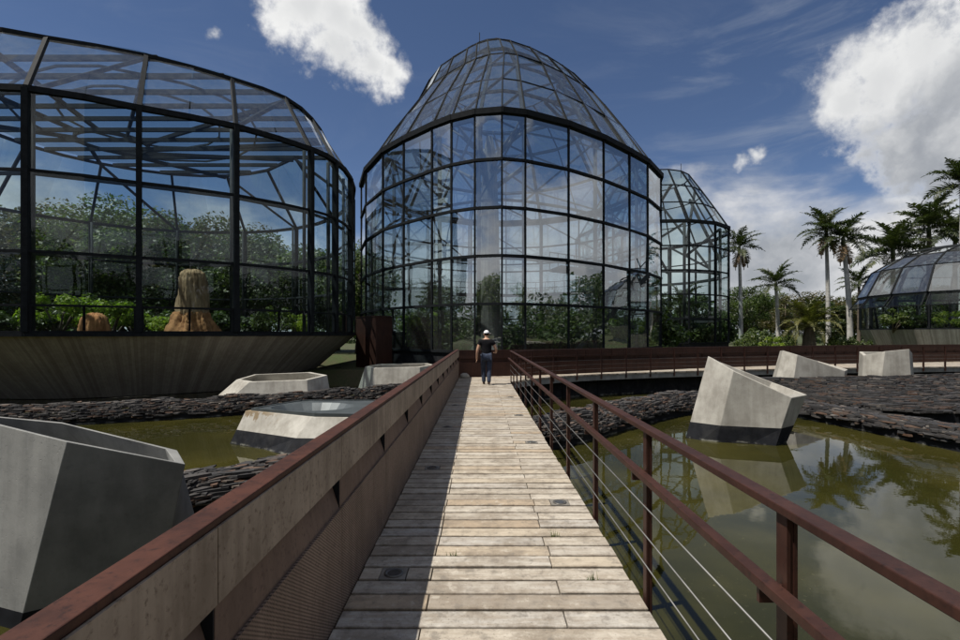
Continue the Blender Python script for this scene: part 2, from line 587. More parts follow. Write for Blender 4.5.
def m_planks():
    m, t, b = mat_new('pale_deck_planks')
    ge = t.new('ShaderNodeNewGeometry')
    p = ge.outputs['Position']
    rnd = ge.outputs['Random Per Island']
    c = t.ramp(rnd, [(0.0, (0.29, 0.255, 0.21)), (0.2, (0.43, 0.39, 0.325)), (0.45, (0.50, 0.46, 0.39)), (0.65, (0.40, 0.38, 0.345)), (0.85, (0.46, 0.40, 0.31)), (1.0, (0.38, 0.295, 0.205))])
    mp = t.new('ShaderNodeMapping')
    t.l.new(p, mp.inputs[0])
    mp.inputs['Scale'].default_value = (1.0, 7.0, 1.0)
    grain = t.noise(mp.outputs[0], 3.0, 9, 0.72)
    st = t.noise(p, 2.1, 9, 0.72)
    blot = t.noise(p, 9.0, 6, 0.7)
    c = t.mix(t.step(grain, 0.38, 0.66, 0.0, 0.62), c, (0.25, 0.20, 0.145))
    c = t.mix(t.step(st, 0.44, 0.64, 0.0, 0.75), c, (0.20, 0.165, 0.125))
    c = t.mix(t.step(blot, 0.51, 0.66, 0.0, 0.62), c, (0.15, 0.132, 0.11))
    c = t.mix(t.step(blot, 0.45, 0.34, 0.0, 0.35), c, (0.60, 0.56, 0.48))
    sp = t.noise(p, 60, 4, 0.7)
    c = t.mix(t.step(sp, 0.60, 0.70, 0.0, 0.75), c, (0.08, 0.065, 0.05))
    # grime along the joints between the rows
    sy = t.new('ShaderNodeSeparateXYZ')
    t.l.new(p, sy.inputs[0])
    fr = t.math('FRACT', t.math('DIVIDE', t.math('ADD', sy.outputs[1], 3.0), 0.1815))
    ed = t.math('ABSOLUTE', t.math('SUBTRACT', fr, 0.5))
    ed = t.math('ADD', ed, t.math('MULTIPLY', t.math('SUBTRACT', t.noise(p, 14, 6, 0.7), 0.5), 0.34))
    c = t.mix(t.step(ed, 0.33, 0.52, 0.0, 0.80), c, (0.10, 0.075, 0.05))
    t.l.new(c, b.inputs['Base Color'])
    b.inputs['Roughness'].default_value = 0.82
    bump(t, b, t.math('ADD', grain, t.math('MULTIPLY', sp, 0.5)), 0.45, 0.008)
    return m


def m_water():
    m, t, b = mat_new('murky_green_water')
    p = objco(t)
    n = t.noise(p, 0.35, 5, 0.6)
    c = t.mix(t.step(n, 0.35, 0.68), (0.022, 0.022, 0.0055), (0.045, 0.041, 0.010))
    film = t.math('MULTIPLY', t.step(t.noise(p, 16, 8, 0.75), 0.60, 0.70), t.step(t.noise(p, 0.5, 4, 0.6), 0.50, 0.64))
    c = t.mix(t.math('MULTIPLY', film, 0.55), c, (0.20, 0.18, 0.09))
    t.l.new(c, b.inputs['Base Color'])
    t.l.new(t.math('ADD', 0.015, t.math('MULTIPLY', film, 0.4)), b.inputs['Roughness'])
    b.inputs['IOR'].default_value = 1.36
    h = t.math('ADD', t.noise(p, 1.6, 3, 0.5), t.math('MULTIPLY', t.noise(p, 9.0, 3, 0.5), 0.12))
    bump(t, b, h, 0.07, 0.02)
    return m


def m_slate(name='stacked_slate', k=1.0):
    m, t, b = mat_new(name)
    ge = t.new('ShaderNodeNewGeometry')
    rnd = ge.outputs['Random Per Island']
    c = t.ramp(rnd, [(0.0, (0.016, 0.015, 0.015)), (0.45, (0.042, 0.041, 0.041)), (0.74, (0.074, 0.068, 0.063)),
                     (0.88, (0.12, 0.062, 0.034)), (0.96, (0.15, 0.13, 0.11)), (1.0, (0.22, 0.20, 0.18))])
    c = t.mix(1.0, c, (k, k, k), 'MULTIPLY')
    n = t.noise(ge.outputs['Position'], 14, 5, 0.6)
    c = t.mix(t.step(n, 0.4, 0.75, 0.0, 0.6), c, (0.03, 0.026, 0.024))
    t.l.new(c, b.inputs['Base Color'])
    b.inputs['Roughness'].default_value = 0.7
    bump(t, b, n, 0.4, 0.01)
    return m


def m_ground():
    m, t, b = mat_new('grass_and_soil')
    p = objco(t)
    n = t.noise(p, 0.35, 8, 0.6)
    n2 = t.noise(p, 9.0, 5, 0.7)
    c = t.mix(t.step(n, 0.42, 0.6), (0.040, 0.062, 0.016), (0.065, 0.055, 0.028))
    c = t.mix(t.step(n2, 0.4, 0.7, 0, 0.7), c, (0.03, 0.045, 0.012))
    t.l.new(c, b.inputs['Base Color'])
    b.inputs['Roughness'].default_value = 0.95
    bump(t, b, n2, 0.6, 0.05)
    return m


M['planks'] = m_planks()
M['water'] = m_water()
M['slate'] = m_slate('stacked_slate', 0.82)
M['slate_dark'] = m_slate('dark_stacked_slate', 0.55)
M['ground'] = m_ground()

# ------------------------------------------------------------------ the setting
WZ = -0.95           # water level (the deck is z = 0)
FENCE_LINE = [(-0.95, 19.15), (1.8, 19.75), (5.5, 21.6), (9.2, 23.5), (12.8, 25.1), (19.5, 27.5), (27, 29.6), (36, 31.6), (48, 33.6)]
EDGE_LINE = [(1.13, 17.45), (1.9, 18.6), (3.9, 20.2), (7.6, 21.75), (11.6, 23.0), (17.6, 24.3), (24.1, 25.3), (34, 26.6), (46, 28.0)]


def interp_line(line, x):
    xs = [a for a, _ in line]
    ys = [b for _, b in line]
    return float(np.interp(x, xs, ys))


def resample(line, step_, smooth=True):
    """points at even spacing along a smoothed polyline"""
    P = [Vector((*p, 0)) if len(p) == 2 else Vector(p) for p in line]
    if smooth:
        for _ in range(3):
            Q = [P[0]]
            for a, b in zip(P[:-1], P[1:]):
                Q += [a.lerp(b, 0.25), a.lerp(b, 0.75)]
            Q.append(P[-1])
            P = Q
    L = [0.0]
    for a, b in zip(P[:-1], P[1:]):
        L.append(L[-1] + (b - a).length)
    n = max(1, int(round(L[-1] / step_)))
    out = []
    for i in range(n + 1):
        s = L[-1] * i / n
        out.append(Vector([float(np.interp(s, L, [p[k] for p in P])) for k in range(3)]))
    return out


def ground_z(x, y):
    back_y = 25.0 if x < -1 else interp_line(FENCE_LINE, x) - 0.1
    if -4 < x <= -1:
        back_y = 25.0 + (x + 4) / 3 * (interp_line(FENCE_LINE, -0.95) - 25.0)
    if -36 < x < -9:
        back_y = 43
    inside = min(back_y - y, y + 14, x + 40, 60 - x)
    t = max(0.0, min(1.0, 0.5 - inside / 0.8))
    return -1.75 + t * 1.55


xs = sorted(set([-3000, -1200, -500, -200, -100, -60] + list(np.arange(-44, 64.1, 1.0)) + [90, 140, 250, 600, 1400, 3000]))
ys = sorted(set([-3000, -1200, -400, -150, -80, -40, -25] + list(np.arange(-18, 44.1, 0.7)) + [50, 60, 80, 120, 200, 400, 900, 1800, 3500]))
g = MB()
g.v = [(x, y, ground_z(x, y)) for y in ys for x in xs]
nx = len(xs)
g.f = [(j * nx + i, j * nx + i + 1, (j + 1) * nx + i + 1, (j + 1) * nx + i) for j in range(len(ys) - 1) for i in range(nx - 1)]
tag(g.build('ground', M['ground'], smooth=True), kind='structure')
g = MB()
g.add([(-41, -15, WZ), (61, -15, WZ), (61, 40, WZ), (-41, 40, WZ)], [(0, 1, 2, 3)])
tag(g.build('water', M['water']), kind='structure')

# --- boardwalk: alternating rows of planks with open joints
rng = random.Random(4)
LX, RX, PITCH = -0.83, 1.01, 0.1815
g = MB()
lights_at = [(-0.60, 3.51), (0.77, 4.97), (-0.60, 6.24), (0.77, 7.55), (-0.60, 8.85), (0.77, 10.2), (-0.60, 11.6), (0.77, 13.0)]
y = -3.0
row = 0
first_row = None
rows_y = []
while y < 19.0:
    rows_y.append(y)
    cuts = [LX + rng.uniform(-.004, .004)]
    if row % 2:
        cuts += [-0.335 + rng.uniform(-.008, .008)]
        if rng.random() < 0.2:
            cuts += [0.52]
    else:
        cuts += [0.50 + rng.uniform(-.01, .01)]
        if rng.random() < 0.35:
            cuts.insert(1, -0.335 + rng.uniform(-.008, .008))
    x_end = RX + rng.uniform(-.006, .006)
    if y > 17.3:
        x_end = min(1.13 + (y - 17.3) * 0.62, 2.4)
    cuts += [x_end]
    for a, b in zip(cuts[:-1], cuts[1:]):
        z = rng.uniform(-.003, .003)
        y0, y1 = y + 0.007 + rng.uniform(0, .004), y + PITCH - 0.005 - rng.uniform(0, .003)
        segs = [(a + .004, b - .004)]
        for lx, ly in lights_at:
            ry = y + PITCH / 2
            if abs(ry - ly) < PITCH / 2 and a < lx < b:
                segs = [(a + .004, lx - .094), (lx + .094, b - .004)]
        for s0, s1 in segs:
            if s1 - s0 < 0.02:
                continue
            n = max(1, int((s1 - s0) / 0.25))
            e = 0.005
            # slightly chamfered, slightly uneven plank
            tl = rng.uniform(-.002, .002)
            g.hexa([(s0, y0, -.06), (s1, y0, -.06), (s1, y1, -.06), (s0, y1, -.06),
                    (s0, y0 + rng.uniform(0, .003), z), (s1, y0 + rng.uniform(0, .003), z + tl), (s1, y1 - rng.uniform(0, .003), z + tl), (s0, y1 - rng.uniform(0, .003), z)])
    y += PITCH
    row += 1
boardwalk = tag(g.build('boardwalk', M['planks'], bevel=0.004), kind='structure')
g = MB()
g.box(-0.80, -0.66, -3, 19, -.34, -.068).box(0.82, 0.96, -3, 17.3, -.34, -.068).box(0.0, 0.14, -3, 19, -.34, -.068)
g.box(-0.82, 0.99, -3, 19, -.085, -.072)
for k in range(8):
    g.box(-0.7, 0.85, k * 2.4, k * 2.4 + .2, -1.8, -.34)
tag(g.build('boardwalk_beams', M['tar']), kind='structure')

# --- far walkway curving to the right
N = 64
fe = resample(FENCE_LINE, 0.9)
ed = resample(EDGE_LINE, 0.9)


def at_frac(P, f):
    i = f * (len(P) - 1)
    k = min(int(i), len(P) - 2)
    return P[k].lerp(P[k + 1], i - k)


g, g2 = MB(), MB()
nn = 260
for i in range(nn):
    f0, f1 = i / nn, (i + 0.965) / nn
    a, b, c, d = at_frac(ed, f0), at_frac(ed, f1), at_frac(fe, f1), at_frac(fe, f0)
    if i < 6:
        continue
    mid0, mid1 = a.lerp(d, 0.45), b.lerp(c, 0.45)
    for q in ((a, b, mid1, mid0), (mid0.lerp(d, .006), mid1.lerp(c, .006), c, d)):
        z = rng.uniform(-.003, .003)
        g.hexa([(p.x, p.y, -.06) for p in q] + [(p.x, p.y, z) for p in q])
for i in range(80):
    a, b = at_frac(ed, i / 80), at_frac(ed, (i + 1) / 80)
    n_ = Vector((-(b - a).y, (b - a).x, 0)).normalized()
    g2.hexa([(*(a + n_ * .03).xy, -.26), (*(b + n_ * .03).xy, -.26), (*(b + n_ * .22).xy, -.26), (*(a + n_ * .22).xy, -.26),
             (*(a + n_ * .03).xy, -.066), (*(b + n_ * .03).xy, -.066), (*(b + n_ * .22).xy, -.066), (*(a + n_ * .22).xy, -.066)])
tag(g.build('far_walkway', M['planks']), kind='structure')
tag(g2.build('far_walkway_edge', M['conc_dark']), kind='structure')
g = MB()
for i in range(80):
    a, b = at_frac(ed, i / 80), at_frac(ed, (i + 1) / 80)
    n_ = Vector((-(b - a).y, (b - a).x, 0)).normalized()
    a, b = a + n_ * .55, b + n_ * .55
    a2, b2 = a + n_ * .2, b + n_ * .2
    g.hexa([(*a.xy, -1.8), (*b.xy, -1.8), (*b2.xy, -1.8), (*a2.xy, -1.8), (*a.xy, -.07), (*b.xy, -.07), (*b2.xy, -.07), (*a2.xy, -.07)])
tag(g.build('retaining_wall', M['tar']), 'low black retaining wall carrying the curved far walkway', 'wall')

# ------------------------------------------------------------------ deck lights
dl = empty('deck_light', (0, 0, 0), '', 'light', 'round lights set into the boardwalk')
MB().box(-.088, .088, -.083, .083, -.03, .001).build('plate', M['lamp_metal'], dl)
g = MB().lathe((0, 0, 0), [(.066, .001), (.066, .009), (.05, .009), (.046, .005)], 28)
g.build('trim_ring', M['lamp_ring'], dl, True)
MB().lathe((0, 0, 0), [(.043, .003), (.043, .0075)], 24).build('lens', M['lens'], dl)
side_n = {-1: ['nearest deck light, set in the shaded left side of the boardwalk', 'second deck light along the shaded left side of the boardwalk',
               'third deck light along the shaded left side of the boardwalk', 'farthest deck light along the shaded left side of the boardwalk'],
          1: ['nearest deck light, set in the sunlit right side of the boardwalk', 'second deck light along the sunlit right side of the boardwalk',
              'third deck light along the sunlit right side of the boardwalk', 'farthest deck light along the sunlit right side of the boardwalk']}
cnt = {-1: 0, 1: 0}
for i, (lx, ly) in enumerate(lights_at):
    o = dl if i == 0 else copy_tree(dl)
    k = min(range(len(rows_y)), key=lambda q: abs(rows_y[q] + PITCH / 2 - ly))
    o.location = (lx, rows_y[k] + PITCH / 2, 0)
    s = -1 if lx < 0 else 1
    o['label'] = side_n[s][cnt[s]]
    cnt[s] += 1

# ------------------------------------------------------------------ left rust fence
lf = empty('rust_fence', (-0.85, 8, 0), 'long brown rust steel fence with slotted band, left edge of boardwalk', 'fence')
MB().box(-.94, -.843, -1.5, 19.0, 1.035, 1.062).build('cap', M['rust_cap'], lf, bevel=0.004)
bay0, BAY = 1.59 - 1.41 * 2, 1.41
MB().box(-.945, -.935, -1.5, 19.0, -.3, 1.034).build('outer_skin', M['rust'], lf)
k = 0
yy = bay0
while yy < 18.9:
    y0, y1 = yy + .004, min(yy + BAY - .004, 19.0)
    MB().box(-.846, -.836, y0, y1, .79, 1.034).build('upper_panel', M['rust_panel'], lf)
    # recessed plate slants back towards the far end of the bay and ends at a gusset coloured black for shade
    # twisted plate: flush below, falling back towards the far end of the bay along its top
    g = MB()
    ns = 10
    for q in range(ns):
        f0, f1 = q / ns, (q + 1) / ns
        ya, yb = y0 + (y1 - y0) * f0, y0 + (y1 - y0) * f1
        xa, xb = -.848 - .080 * f0, -.848 - .080 * f1
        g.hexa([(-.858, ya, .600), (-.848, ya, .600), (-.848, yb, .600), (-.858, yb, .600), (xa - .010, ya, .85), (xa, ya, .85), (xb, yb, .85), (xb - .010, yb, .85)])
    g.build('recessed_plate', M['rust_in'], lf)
    MB().box(-.847, -.835, y0, y1, -.12, .605).build('perforated_panel', M['rust_perf'], lf)
    g = MB().add([(-.850, y1 - .002, .61), (-.850, y1 - .002, .84), (-.926, y1 - .002, .84), (-.850, y1 + .006, .61), (-.850, y1 + .006, .84), (-.926, y1 + .006, .84)],
                 [(0, 2, 1), (3, 4, 5), (0, 1, 4, 3), (1, 2, 5, 4), (2, 0, 3, 5)])
    g.build('gusset', M['tar'], lf)  # rust return plate, its black stands in for shade under the upper panel
    yy += BAY

# far fence, following the curve
ff = empty('rust_fence', (12.8, 25.1, 0), 'dark red rust steel fence along the back of the curved far walkway', 'fence')
fp = resample(FENCE_LINE, 1.41)


def wallbar(g, a, b, off, th, z0, z1, gap=.006):
    t = (b - a).normalized()
    n_ = Vector((-t.y, t.x, 0))
    a, b = a + t * gap + n_ * off, b - t * gap + n_ * off
    a2, b2 = a + n_ * th, b + n_ * th
    return g.hexa([(*a.xy, z0), (*b.xy, z0), (*b2.xy, z0), (*a2.xy, z0), (*a.xy, z1), (*b.xy, z1), (*b2.xy, z1), (*a2.xy, z1)])


g = MB()
for a, b in zip(fp[:-1], fp[1:]):
    wallbar(g, a, b, -.01, .1, 1.0, 1.028, 0)
g.build('cap', M['rust'], ff)
for a, b in zip(fp[:-1], fp[1:]):
    wallbar(MB(), a, b, 0, .012, .70, .998).build('upper_panel', M['rust'], ff)
    t = (b - a).normalized()
    wallbar(MB(), a, b - t * .14, .07, .008, .50, .72).build('recessed_plate', M['rust'], ff)
    wallbar(wallbar(MB(), a, b, -.015, .012, -.1, .545), a, b, -.012, .06, .546, .552).build('lower_panel', M['rust'], ff)
g = MB()
for a, b in zip(fp[:-1], fp[1:]):
    wallbar(g, a, b, .1, .01, -.3, .999, 0)
g.build('outer_skin', M['rust'], ff)

# ------------------------------------------------------------------ right railing of the boardwalk
rr = empty('railing', (1.03, 8, 0), 'rust steel railing with cables and inner handrail along the boardwalk', 'railing')
MB().box(1.00, 1.068, -1.0, 17.40, 1.045, 1.075).build('top_rail', M['rust'], rr, bevel=0.004)
MB().box(.925, .975, -1.0, 17.25, .800, .835).build('handrail', M['rust'], rr, bevel=0.004)
post_y = [1.70 + 1.42 * k for k in range(-1, 12)]
for y in post_y:
    MB().box(1.022, 1.034, y - .03, y + .03, -.25, 1.044).box(1.046, 1.058, y - .03, y + .03, -.25, 1.044).box(1.0335, 1.0465, y - .027, y + .027, -.2, 1.043).build('post', M['rust'], rr)
    MB().box(.942, 1.022, y - .008, y + .008, .740, .799).build('bracket', M['rust'], rr)
for z in (.585, .410, .230):
    MB().tube([(1.012, -1, z), (1.012, 8, z - .004), (1.012, 17.3, z)], .0045, 8).build('cable', M['cable'], rr, True)

# railing on the near edge of the far walkway
fr_ = empty('railing', (11.6, 23, 0), 'thin rust steel railing on the water side of the curved far walkway', 'railing')
ep = resample(EDGE_LINE, 1.28)
ef = resample(EDGE_LINE, 0.64)
for i, p in enumerate(ep):
    if i == 0:
        continue
    MB().box(p.x - .022, p.x + .022, p.y - .04, p.y + .04, -.2, 1.02).build('post', M['rust'], fr_)
for nm, z, wd, ht in (('top_rail', 1.035, .06, .03), ('handrail', .80, .04, .025)):
    g = MB()
    for a, b in zip(ef[:-1], ef[1:]):
        g.bar((a.x, a.y, z), (b.x, b.y, z), wd, ht)
    g.build(nm, M['rust'], fr_)
for z in (.585, .410, .230):
    MB().tube([(p.x, p.y - .03, z) for p in ef], .005, 5).build('cable', M['cable'], fr_, True)

# rust wall between the left and the middle greenhouse
rw = empty('rust_wall', (-5.8, 25.5, -.2), 'tall plain dark red rust steel wall between left and middle greenhouses', 'wall')
a, b, c = Vector((-7.05, 28.2, 0)), Vector((-5.6, 26.6, 0)), Vector((-4.9, 27.6, 0))
wallbar(wallbar(MB(), a, b, 0, .08, -.4, 2.58, 0), b, c, 0, .08, -.4, 2.58, 0).build('panel', M['rust'], rw)
wallbar(wallbar(MB(), a, b, -.03, .14, 2.582, 2.63, 0), b, c, -.03, .14, 2.582, 2.63, 0).build('coping', M['rust'], rw)

# ------------------------------------------------------------------ greenhouses


def ring_pts(plan, s, c, z):
    return [Vector((c[0] + (p[0] - c[0]) * s, c[1] + (p[1] - c[1]) * s, z)) for p in plan]


def loop_bars(pts, wd, ht, ext=0.0):
    g = MB()
    for i, p in enumerate(pts):
        q = pts[(i + 1) % len(pts)]
        g.bar(p, q, wd, ht, ext=ext)
    return g


def greenhouse(label, plan, c, levels, roof, glass, mull=(.11, .14), ring=(.09, .10), rim=(.26, .24), raft=(.10, .16),
               roof_ring_w=.09, limit=100, seed=1, base_z=0.0, cap=True, roof_glass=None, every=1):
    roof_glass = roof_glass or glass
    root = empty('greenhouse', (c[0], c[1], base_z), label, 'greenhouse')
    rng = random.Random(seed)
    n = len(plan)
    panes = []

    def rp(i, r):
        if len(r) == 3:          # explicit points
            return Vector((*r[2][i], r[0]))
        ox, oy = (r[2], r[3]) if len(r) == 4 else (0, 0)
        return Vector((c[0] + ox + (plan[i][0] - c[0]) * r[1], c[1] + oy + (plan[i][1] - c[1]) * r[1], r[0]))
    for k, z in enumerate(levels):
        pts = ring_pts(plan, 1.0, c, z)
        if k == len(levels) - 1:
            g = loop_bars(pts, rim[0], rim[1], rim[0] * .25)
            g.build('rim_beam', M['steel'], root)
        else:
            loop_bars(pts, ring[0], ring[1], .03).build('ring_beam', M['steel'], root)
    for i in range(0, n, every):
        a = Vector((*plan[i], levels[0]))
        b = Vector((*plan[i], levels[-1]))
        out = Vector((plan[i][0] - c[0], plan[i][1] - c[1], 0)).normalized()
        MB().bar(a, b, mull[0], mull[1], up=out).build('mullion', M['steel'], root)
        pts = [rp(i, r) for r in roof]
        g = MB()
        for p, q in zip(pts[:-1], pts[1:]):
            g.bar(p, q, raft[0], raft[1], up=out)
        g.build('rafter', M['steel'], root)
    for r in roof[1:]:
        loop_bars([rp(i, r) for i in range(n)], roof_ring_w, roof_ring_w, .03).build('roof_ring', M['steel'], root)

    def pane(q, gm):
        q = [Vector(p) for p in q]
        ce = (q[0] + q[1] + q[2] + q[3]) / 4
        nrm = (q[1] - q[0]).cross(q[3] - q[0]).normalized()
        ax = Vector((rng.gauss(0, 1), rng.gauss(0, 1), rng.gauss(0, 1))).normalized()
        rot = Matrix.Rotation(R(rng.gauss(0, 1.0)), 3, ax)
        panes.append((ce, nrm, [ce + rot @ (p - ce) for p in q], gm))

    def split(a0, a1, b0, b1, m, gm):
        for t in range(m):
            f0, f1 = t / m, (t + 1) / m
            pane([a0.lerp(a1, f0), a0.lerp(a1, f1), b0.lerp(b1, f1), b0.lerp(b1, f0)], gm)

    for i in range(n):
        j = (i + 1) % n
        for k in range(len(levels) - 1):
            split(Vector((*plan[i], levels[k])), Vector((*plan[j], levels[k])), Vector((*plan[i], levels[k + 1])), Vector((*plan[j], levels[k + 1])), 1, glass)
        for r0, r1 in zip(roof[:-1], roof[1:]):
            A = [rp(q, r) for r in (r0, r1) for q in (i, j)]
            split(A[0], A[1], A[2], A[3], 1, roof_glass)
    # the panes that face the boardwalk are parts of their own; the rest, seen through them, is one part
    eye = Vector((0, 0, EYE))

    def score(p):
        v = eye - p[0]
        if abs((p[0].x) / max(p[0].y, .1)) > 1.05:
            return -1
        return max(0, p[1].dot(v.normalized())) * 10 + 1 / v.length
    panes.sort(key=score, reverse=True)
    for ce, nrm, q, gm in panes[:limit]:
        MB().add(q, [(0, 1, 2, 3)]).build('glass_pane', gm, root)
    g = MB()
    for ce, nrm, q, gm in panes[limit:]:
        g.add(q, [(0, 1, 2, 3)])
    if g.v:
        tag(g.build('glazing', glass, root), kind='stuff')
    if cap:
        top = [rp(i, roof[-1]) + Vector((0, 0, .02)) for i in range(n)]
        g = MB().add(top, [tuple(range(n))])
        g.build('roof_glass', roof_glass, root)
    return root


def skirt(root, plan, c, z1, s1, z0, s0, mat, name):
    n = len(plan)
    g = MB()
    uv = []
    L = 0.0
    a1, a0 = ring_pts(plan, s1, c, z1), ring_pts(plan, s0, c, z0)
    for i in range(n):
        j = (i + 1) % n
        d = (a1[j] - a1[i]).length
        m = 6
        for t in range(m):
            f0, f1 = t / m, (t + 1) / m
            g.add([a0[i].lerp(a0[j], f0), a0[i].lerp(a0[j], f1), a1[i].lerp(a1[j], f1), a1[i].lerp(a1[j], f0)], [(0, 1, 2, 3)])
            uv += [(L + d * f0, 0), (L + d * f1, 0), (L + d * f1, 1), (L + d * f0, 1)]
        L += d
    o = g.build(name, mat, root)
    ul = o.data.uv_layers.new(name='UVMap')
    for k, q in enumerate(uv):
        ul.data[k].uv = q
    return o


def disc(root, plan, c, z, s, mat, name):
    return MB().add(ring_pts(plan, s, c, z), [tuple(range(len(plan)))]).build(name, mat, root)


# --- middle, tallest greenhouse
planA = [(-8.73, 36.5), (-7.61, 33.1), (-5.82, 29.7), (-4.31, 27.9), (-2.56, 26.1), (-1.49, 25.2), (-.30, 24.55), (1.02, 24.3), (2.19, 24.6),
         (4.54, 25.9), (6.79, 27.7), (8.82, 29.7), (10.5, 31.5), (12.35, 34.3), (13.1, 37.2), (12.9, 40.5), (11.6, 44), (9.2, 47), (6, 49), (2.5, 49.8),
         (-1.2, 49.2), (-4.4, 47.4), (-7.0, 44.4), (-8.6, 40.6)]
cA = (2.3, 37.2)
lvA = [.77 + 2.35 * k for k in range(6)]
rfA = [(lvA[-1], 1.0, 0, 0), (15.7, .87, 0, 1.5), (18.8, .69, 0, 2.2), (20.2, .57, -.4, 1.6), (20.9, .42, -.8, .8)]
ghA = greenhouse('tallest glass greenhouse, curved drum with a rounded cone roof, middle of the photo', planA, cA, lvA, rfA, M['glass_tall'], mull=(.085, .12), ring=(.17, .13), rim=(.32, .28), raft=(.07, .10), roof_ring_w=.06, seed=3, base_z=-.2, roof_glass=M['glass_roof'])
skirt(ghA, planA, cA, .72, 1.0, -.9, 1.0, M['tar'], 'plinth')
disc(ghA, planA, cA, -.12, .99, M['soil'], 'planting_bed')
MB().tube([(-.1, 34.4, 21.0), (-.1, 34.4, 22.4)], .025, 6).build('lightning_rod', M['steel_in'], ghA)
# inner frame: columns a little inside the glass, ring walks, braces
nA = len(planA)
for i in range(0, nA, 2):
    a, b = ring_pts(planA, .93, cA, -.1)[i], ring_pts(planA, .93, cA, lvA[-1] + .2)[i]
    MB().tube([a, b], .11, 8).build('inner_column', M['steel_in'], ghA, True)
for z, s, wd in ((lvA[2], .93, .12), (lvA[3] + .6, .93, .12), (lvA[5] + .1, .93, .2)):
    loop_bars(ring_pts(planA, s, cA, z), wd, wd, .03).build('inner_ring', M['steel_in'], ghA)
for i in range(0, nA, 2):
    for lo, hi in ((lvA[3] + .6, lvA[5]),):
        a, b = ring_pts(planA, .93, cA, lo)[i], ring_pts(planA, .93, cA, hi)[(i + 2) % nA]
        MB().bar(a, b, .09, .09).build('brace', M['steel_in'], ghA)
def inA(i, r):
    return Vector((cA[0] + r[2] + (planA[i][0] - cA[0]) * r[1] * .94, cA[1] + r[3] + (planA[i][1] - cA[1]) * r[1] * .94, r[0] - .35))


for i in range(0, nA, 2):      # roof trusses
    pts = [inA(i, r) for r in rfA]
    g = MB()
    for p, q in zip(pts[:-1], pts[1:]):
        g.bar(p, q, .16, .22)
    g.build('truss', M['steel_in'], ghA)
    for r0, r1 in zip(rfA[:-1], rfA[1:]):
        MB().bar(inA(i, r0), inA((i + 2) % nA, r1), .12, .14).build('roof_brace', M['steel_in'], ghA)
for r in rfA[1:4]:
    loop_bars([inA(i, r) for i in range(nA)], .12, .16, .02).build('inner_ring', M['steel_in'], ghA)
# an upper gallery inside: curved floor, rail and stair seen through the panes
g = MB()
P0, P1 = ring_pts(planA, .90, cA, lvA[2] - .1), ring_pts(planA, .74, cA, lvA[2] - .1)
for i in range(9, 21):
    a, b, c_, d = P0[i], P0[i + 1], P1[i + 1], P1[i]
    g.hexa([(p.x, p.y, p.z - .14) for p in (a, b, c_, d)] + [tuple(p) for p in (a, b, c_, d)])
g.build('gallery_floor', M['steel_in'], ghA)
g = MB()
for i in range(9, 21):
    for h in (.5, 1.0):
        g.bar(P1[i] + Vector((0, 0, h)), P1[i + 1] + Vector((0, 0, h)), .05, .05)
    for t in (0, .33, .66):
        p = P1[i].lerp(P1[i + 1], t)
        g.bar(p, p + Vector((0, 0, 1.0)), .04, .04)
g.build('gallery_railing', M['steel_in'], ghA)
g = MB()
for k in range(20):
    z = -.1 + k * (lvA[2] / 20)
    g.box(5.2 + k * .26, 5.5 + k * .26, 30.8, 32.0, z, z + .06)
g.bar((5.2, 30.8, .9), (10.4, 30.8, lvA[2] + .9), .06, .06).bar((5.2, 30.8, -.1), (10.4, 30.8, lvA[2] - .1), .08, .25)
g.build('stair', M['steel_in'], ghA)

# --- slender greenhouse behind, to the right
planB = []
for k in range(16):
    a = 2 * math.pi * (k + .3) / 16
    planB.append((19.0 + math.cos(a) * 8.1, 56.5 + math.sin(a) * 8.6))
cB = (19.0, 56.5)
rfB = [(12.52, 1.0), (14.7, .84), (16.8, .68), (18.8, .52)]
ghB = greenhouse('slender glass greenhouse half hidden behind the tallest one, beside the pale palms', planB, cB, lvA, rfB, M['glass'], mull=(.16, .18), ring=(.13, .13), rim=(.3, .3), raft=(.12, .14), roof_ring_w=.10, seed=5, base_z=-.2)
skirt(ghB, planB, cB, .72, 1.0, -.9, 1.0, M['tar'], 'plinth')
disc(ghB, planB, cB, -.12, .99, M['soil'], 'planting_bed')
MB().tube([(22.0, 55, 18.8), (22.0, 55, 20.4)], .03, 6).build('lightning_rod', M['steel_in'], ghB)
for i in range(0, 16, 2):
    a, b = ring_pts(planB, .9, cB, -.1)[i], ring_pts(planB, .9, cB, lvA[-1])[i]
    MB().tube([a, b], .16, 8).build('inner_column', M['steel_in'], ghB, True)
    a, b = ring_pts(planB, .9, cB, lvA[-2] - 1)[i], ring_pts(planB, .60, cB, 17.0)[(i + 2) % 16]
    MB().bar(a, b, .22, .25).build('brace', M['steel_in'], ghB)
    a, b = ring_pts(planB, .9, cB, lvA[-2] - 1)[i], ring_pts(planB, .9, cB, lvA[-1])[(i + 2) % 16]
    MB().bar(a, b, .2, .2).build('brace', M['steel_in'], ghB)
for z in (lvA[1], lvA[3]):
    loop_bars(ring_pts(planB, .9, cB, z), .2, .3, .05).build('inner_ring', M['steel_in'], ghB)

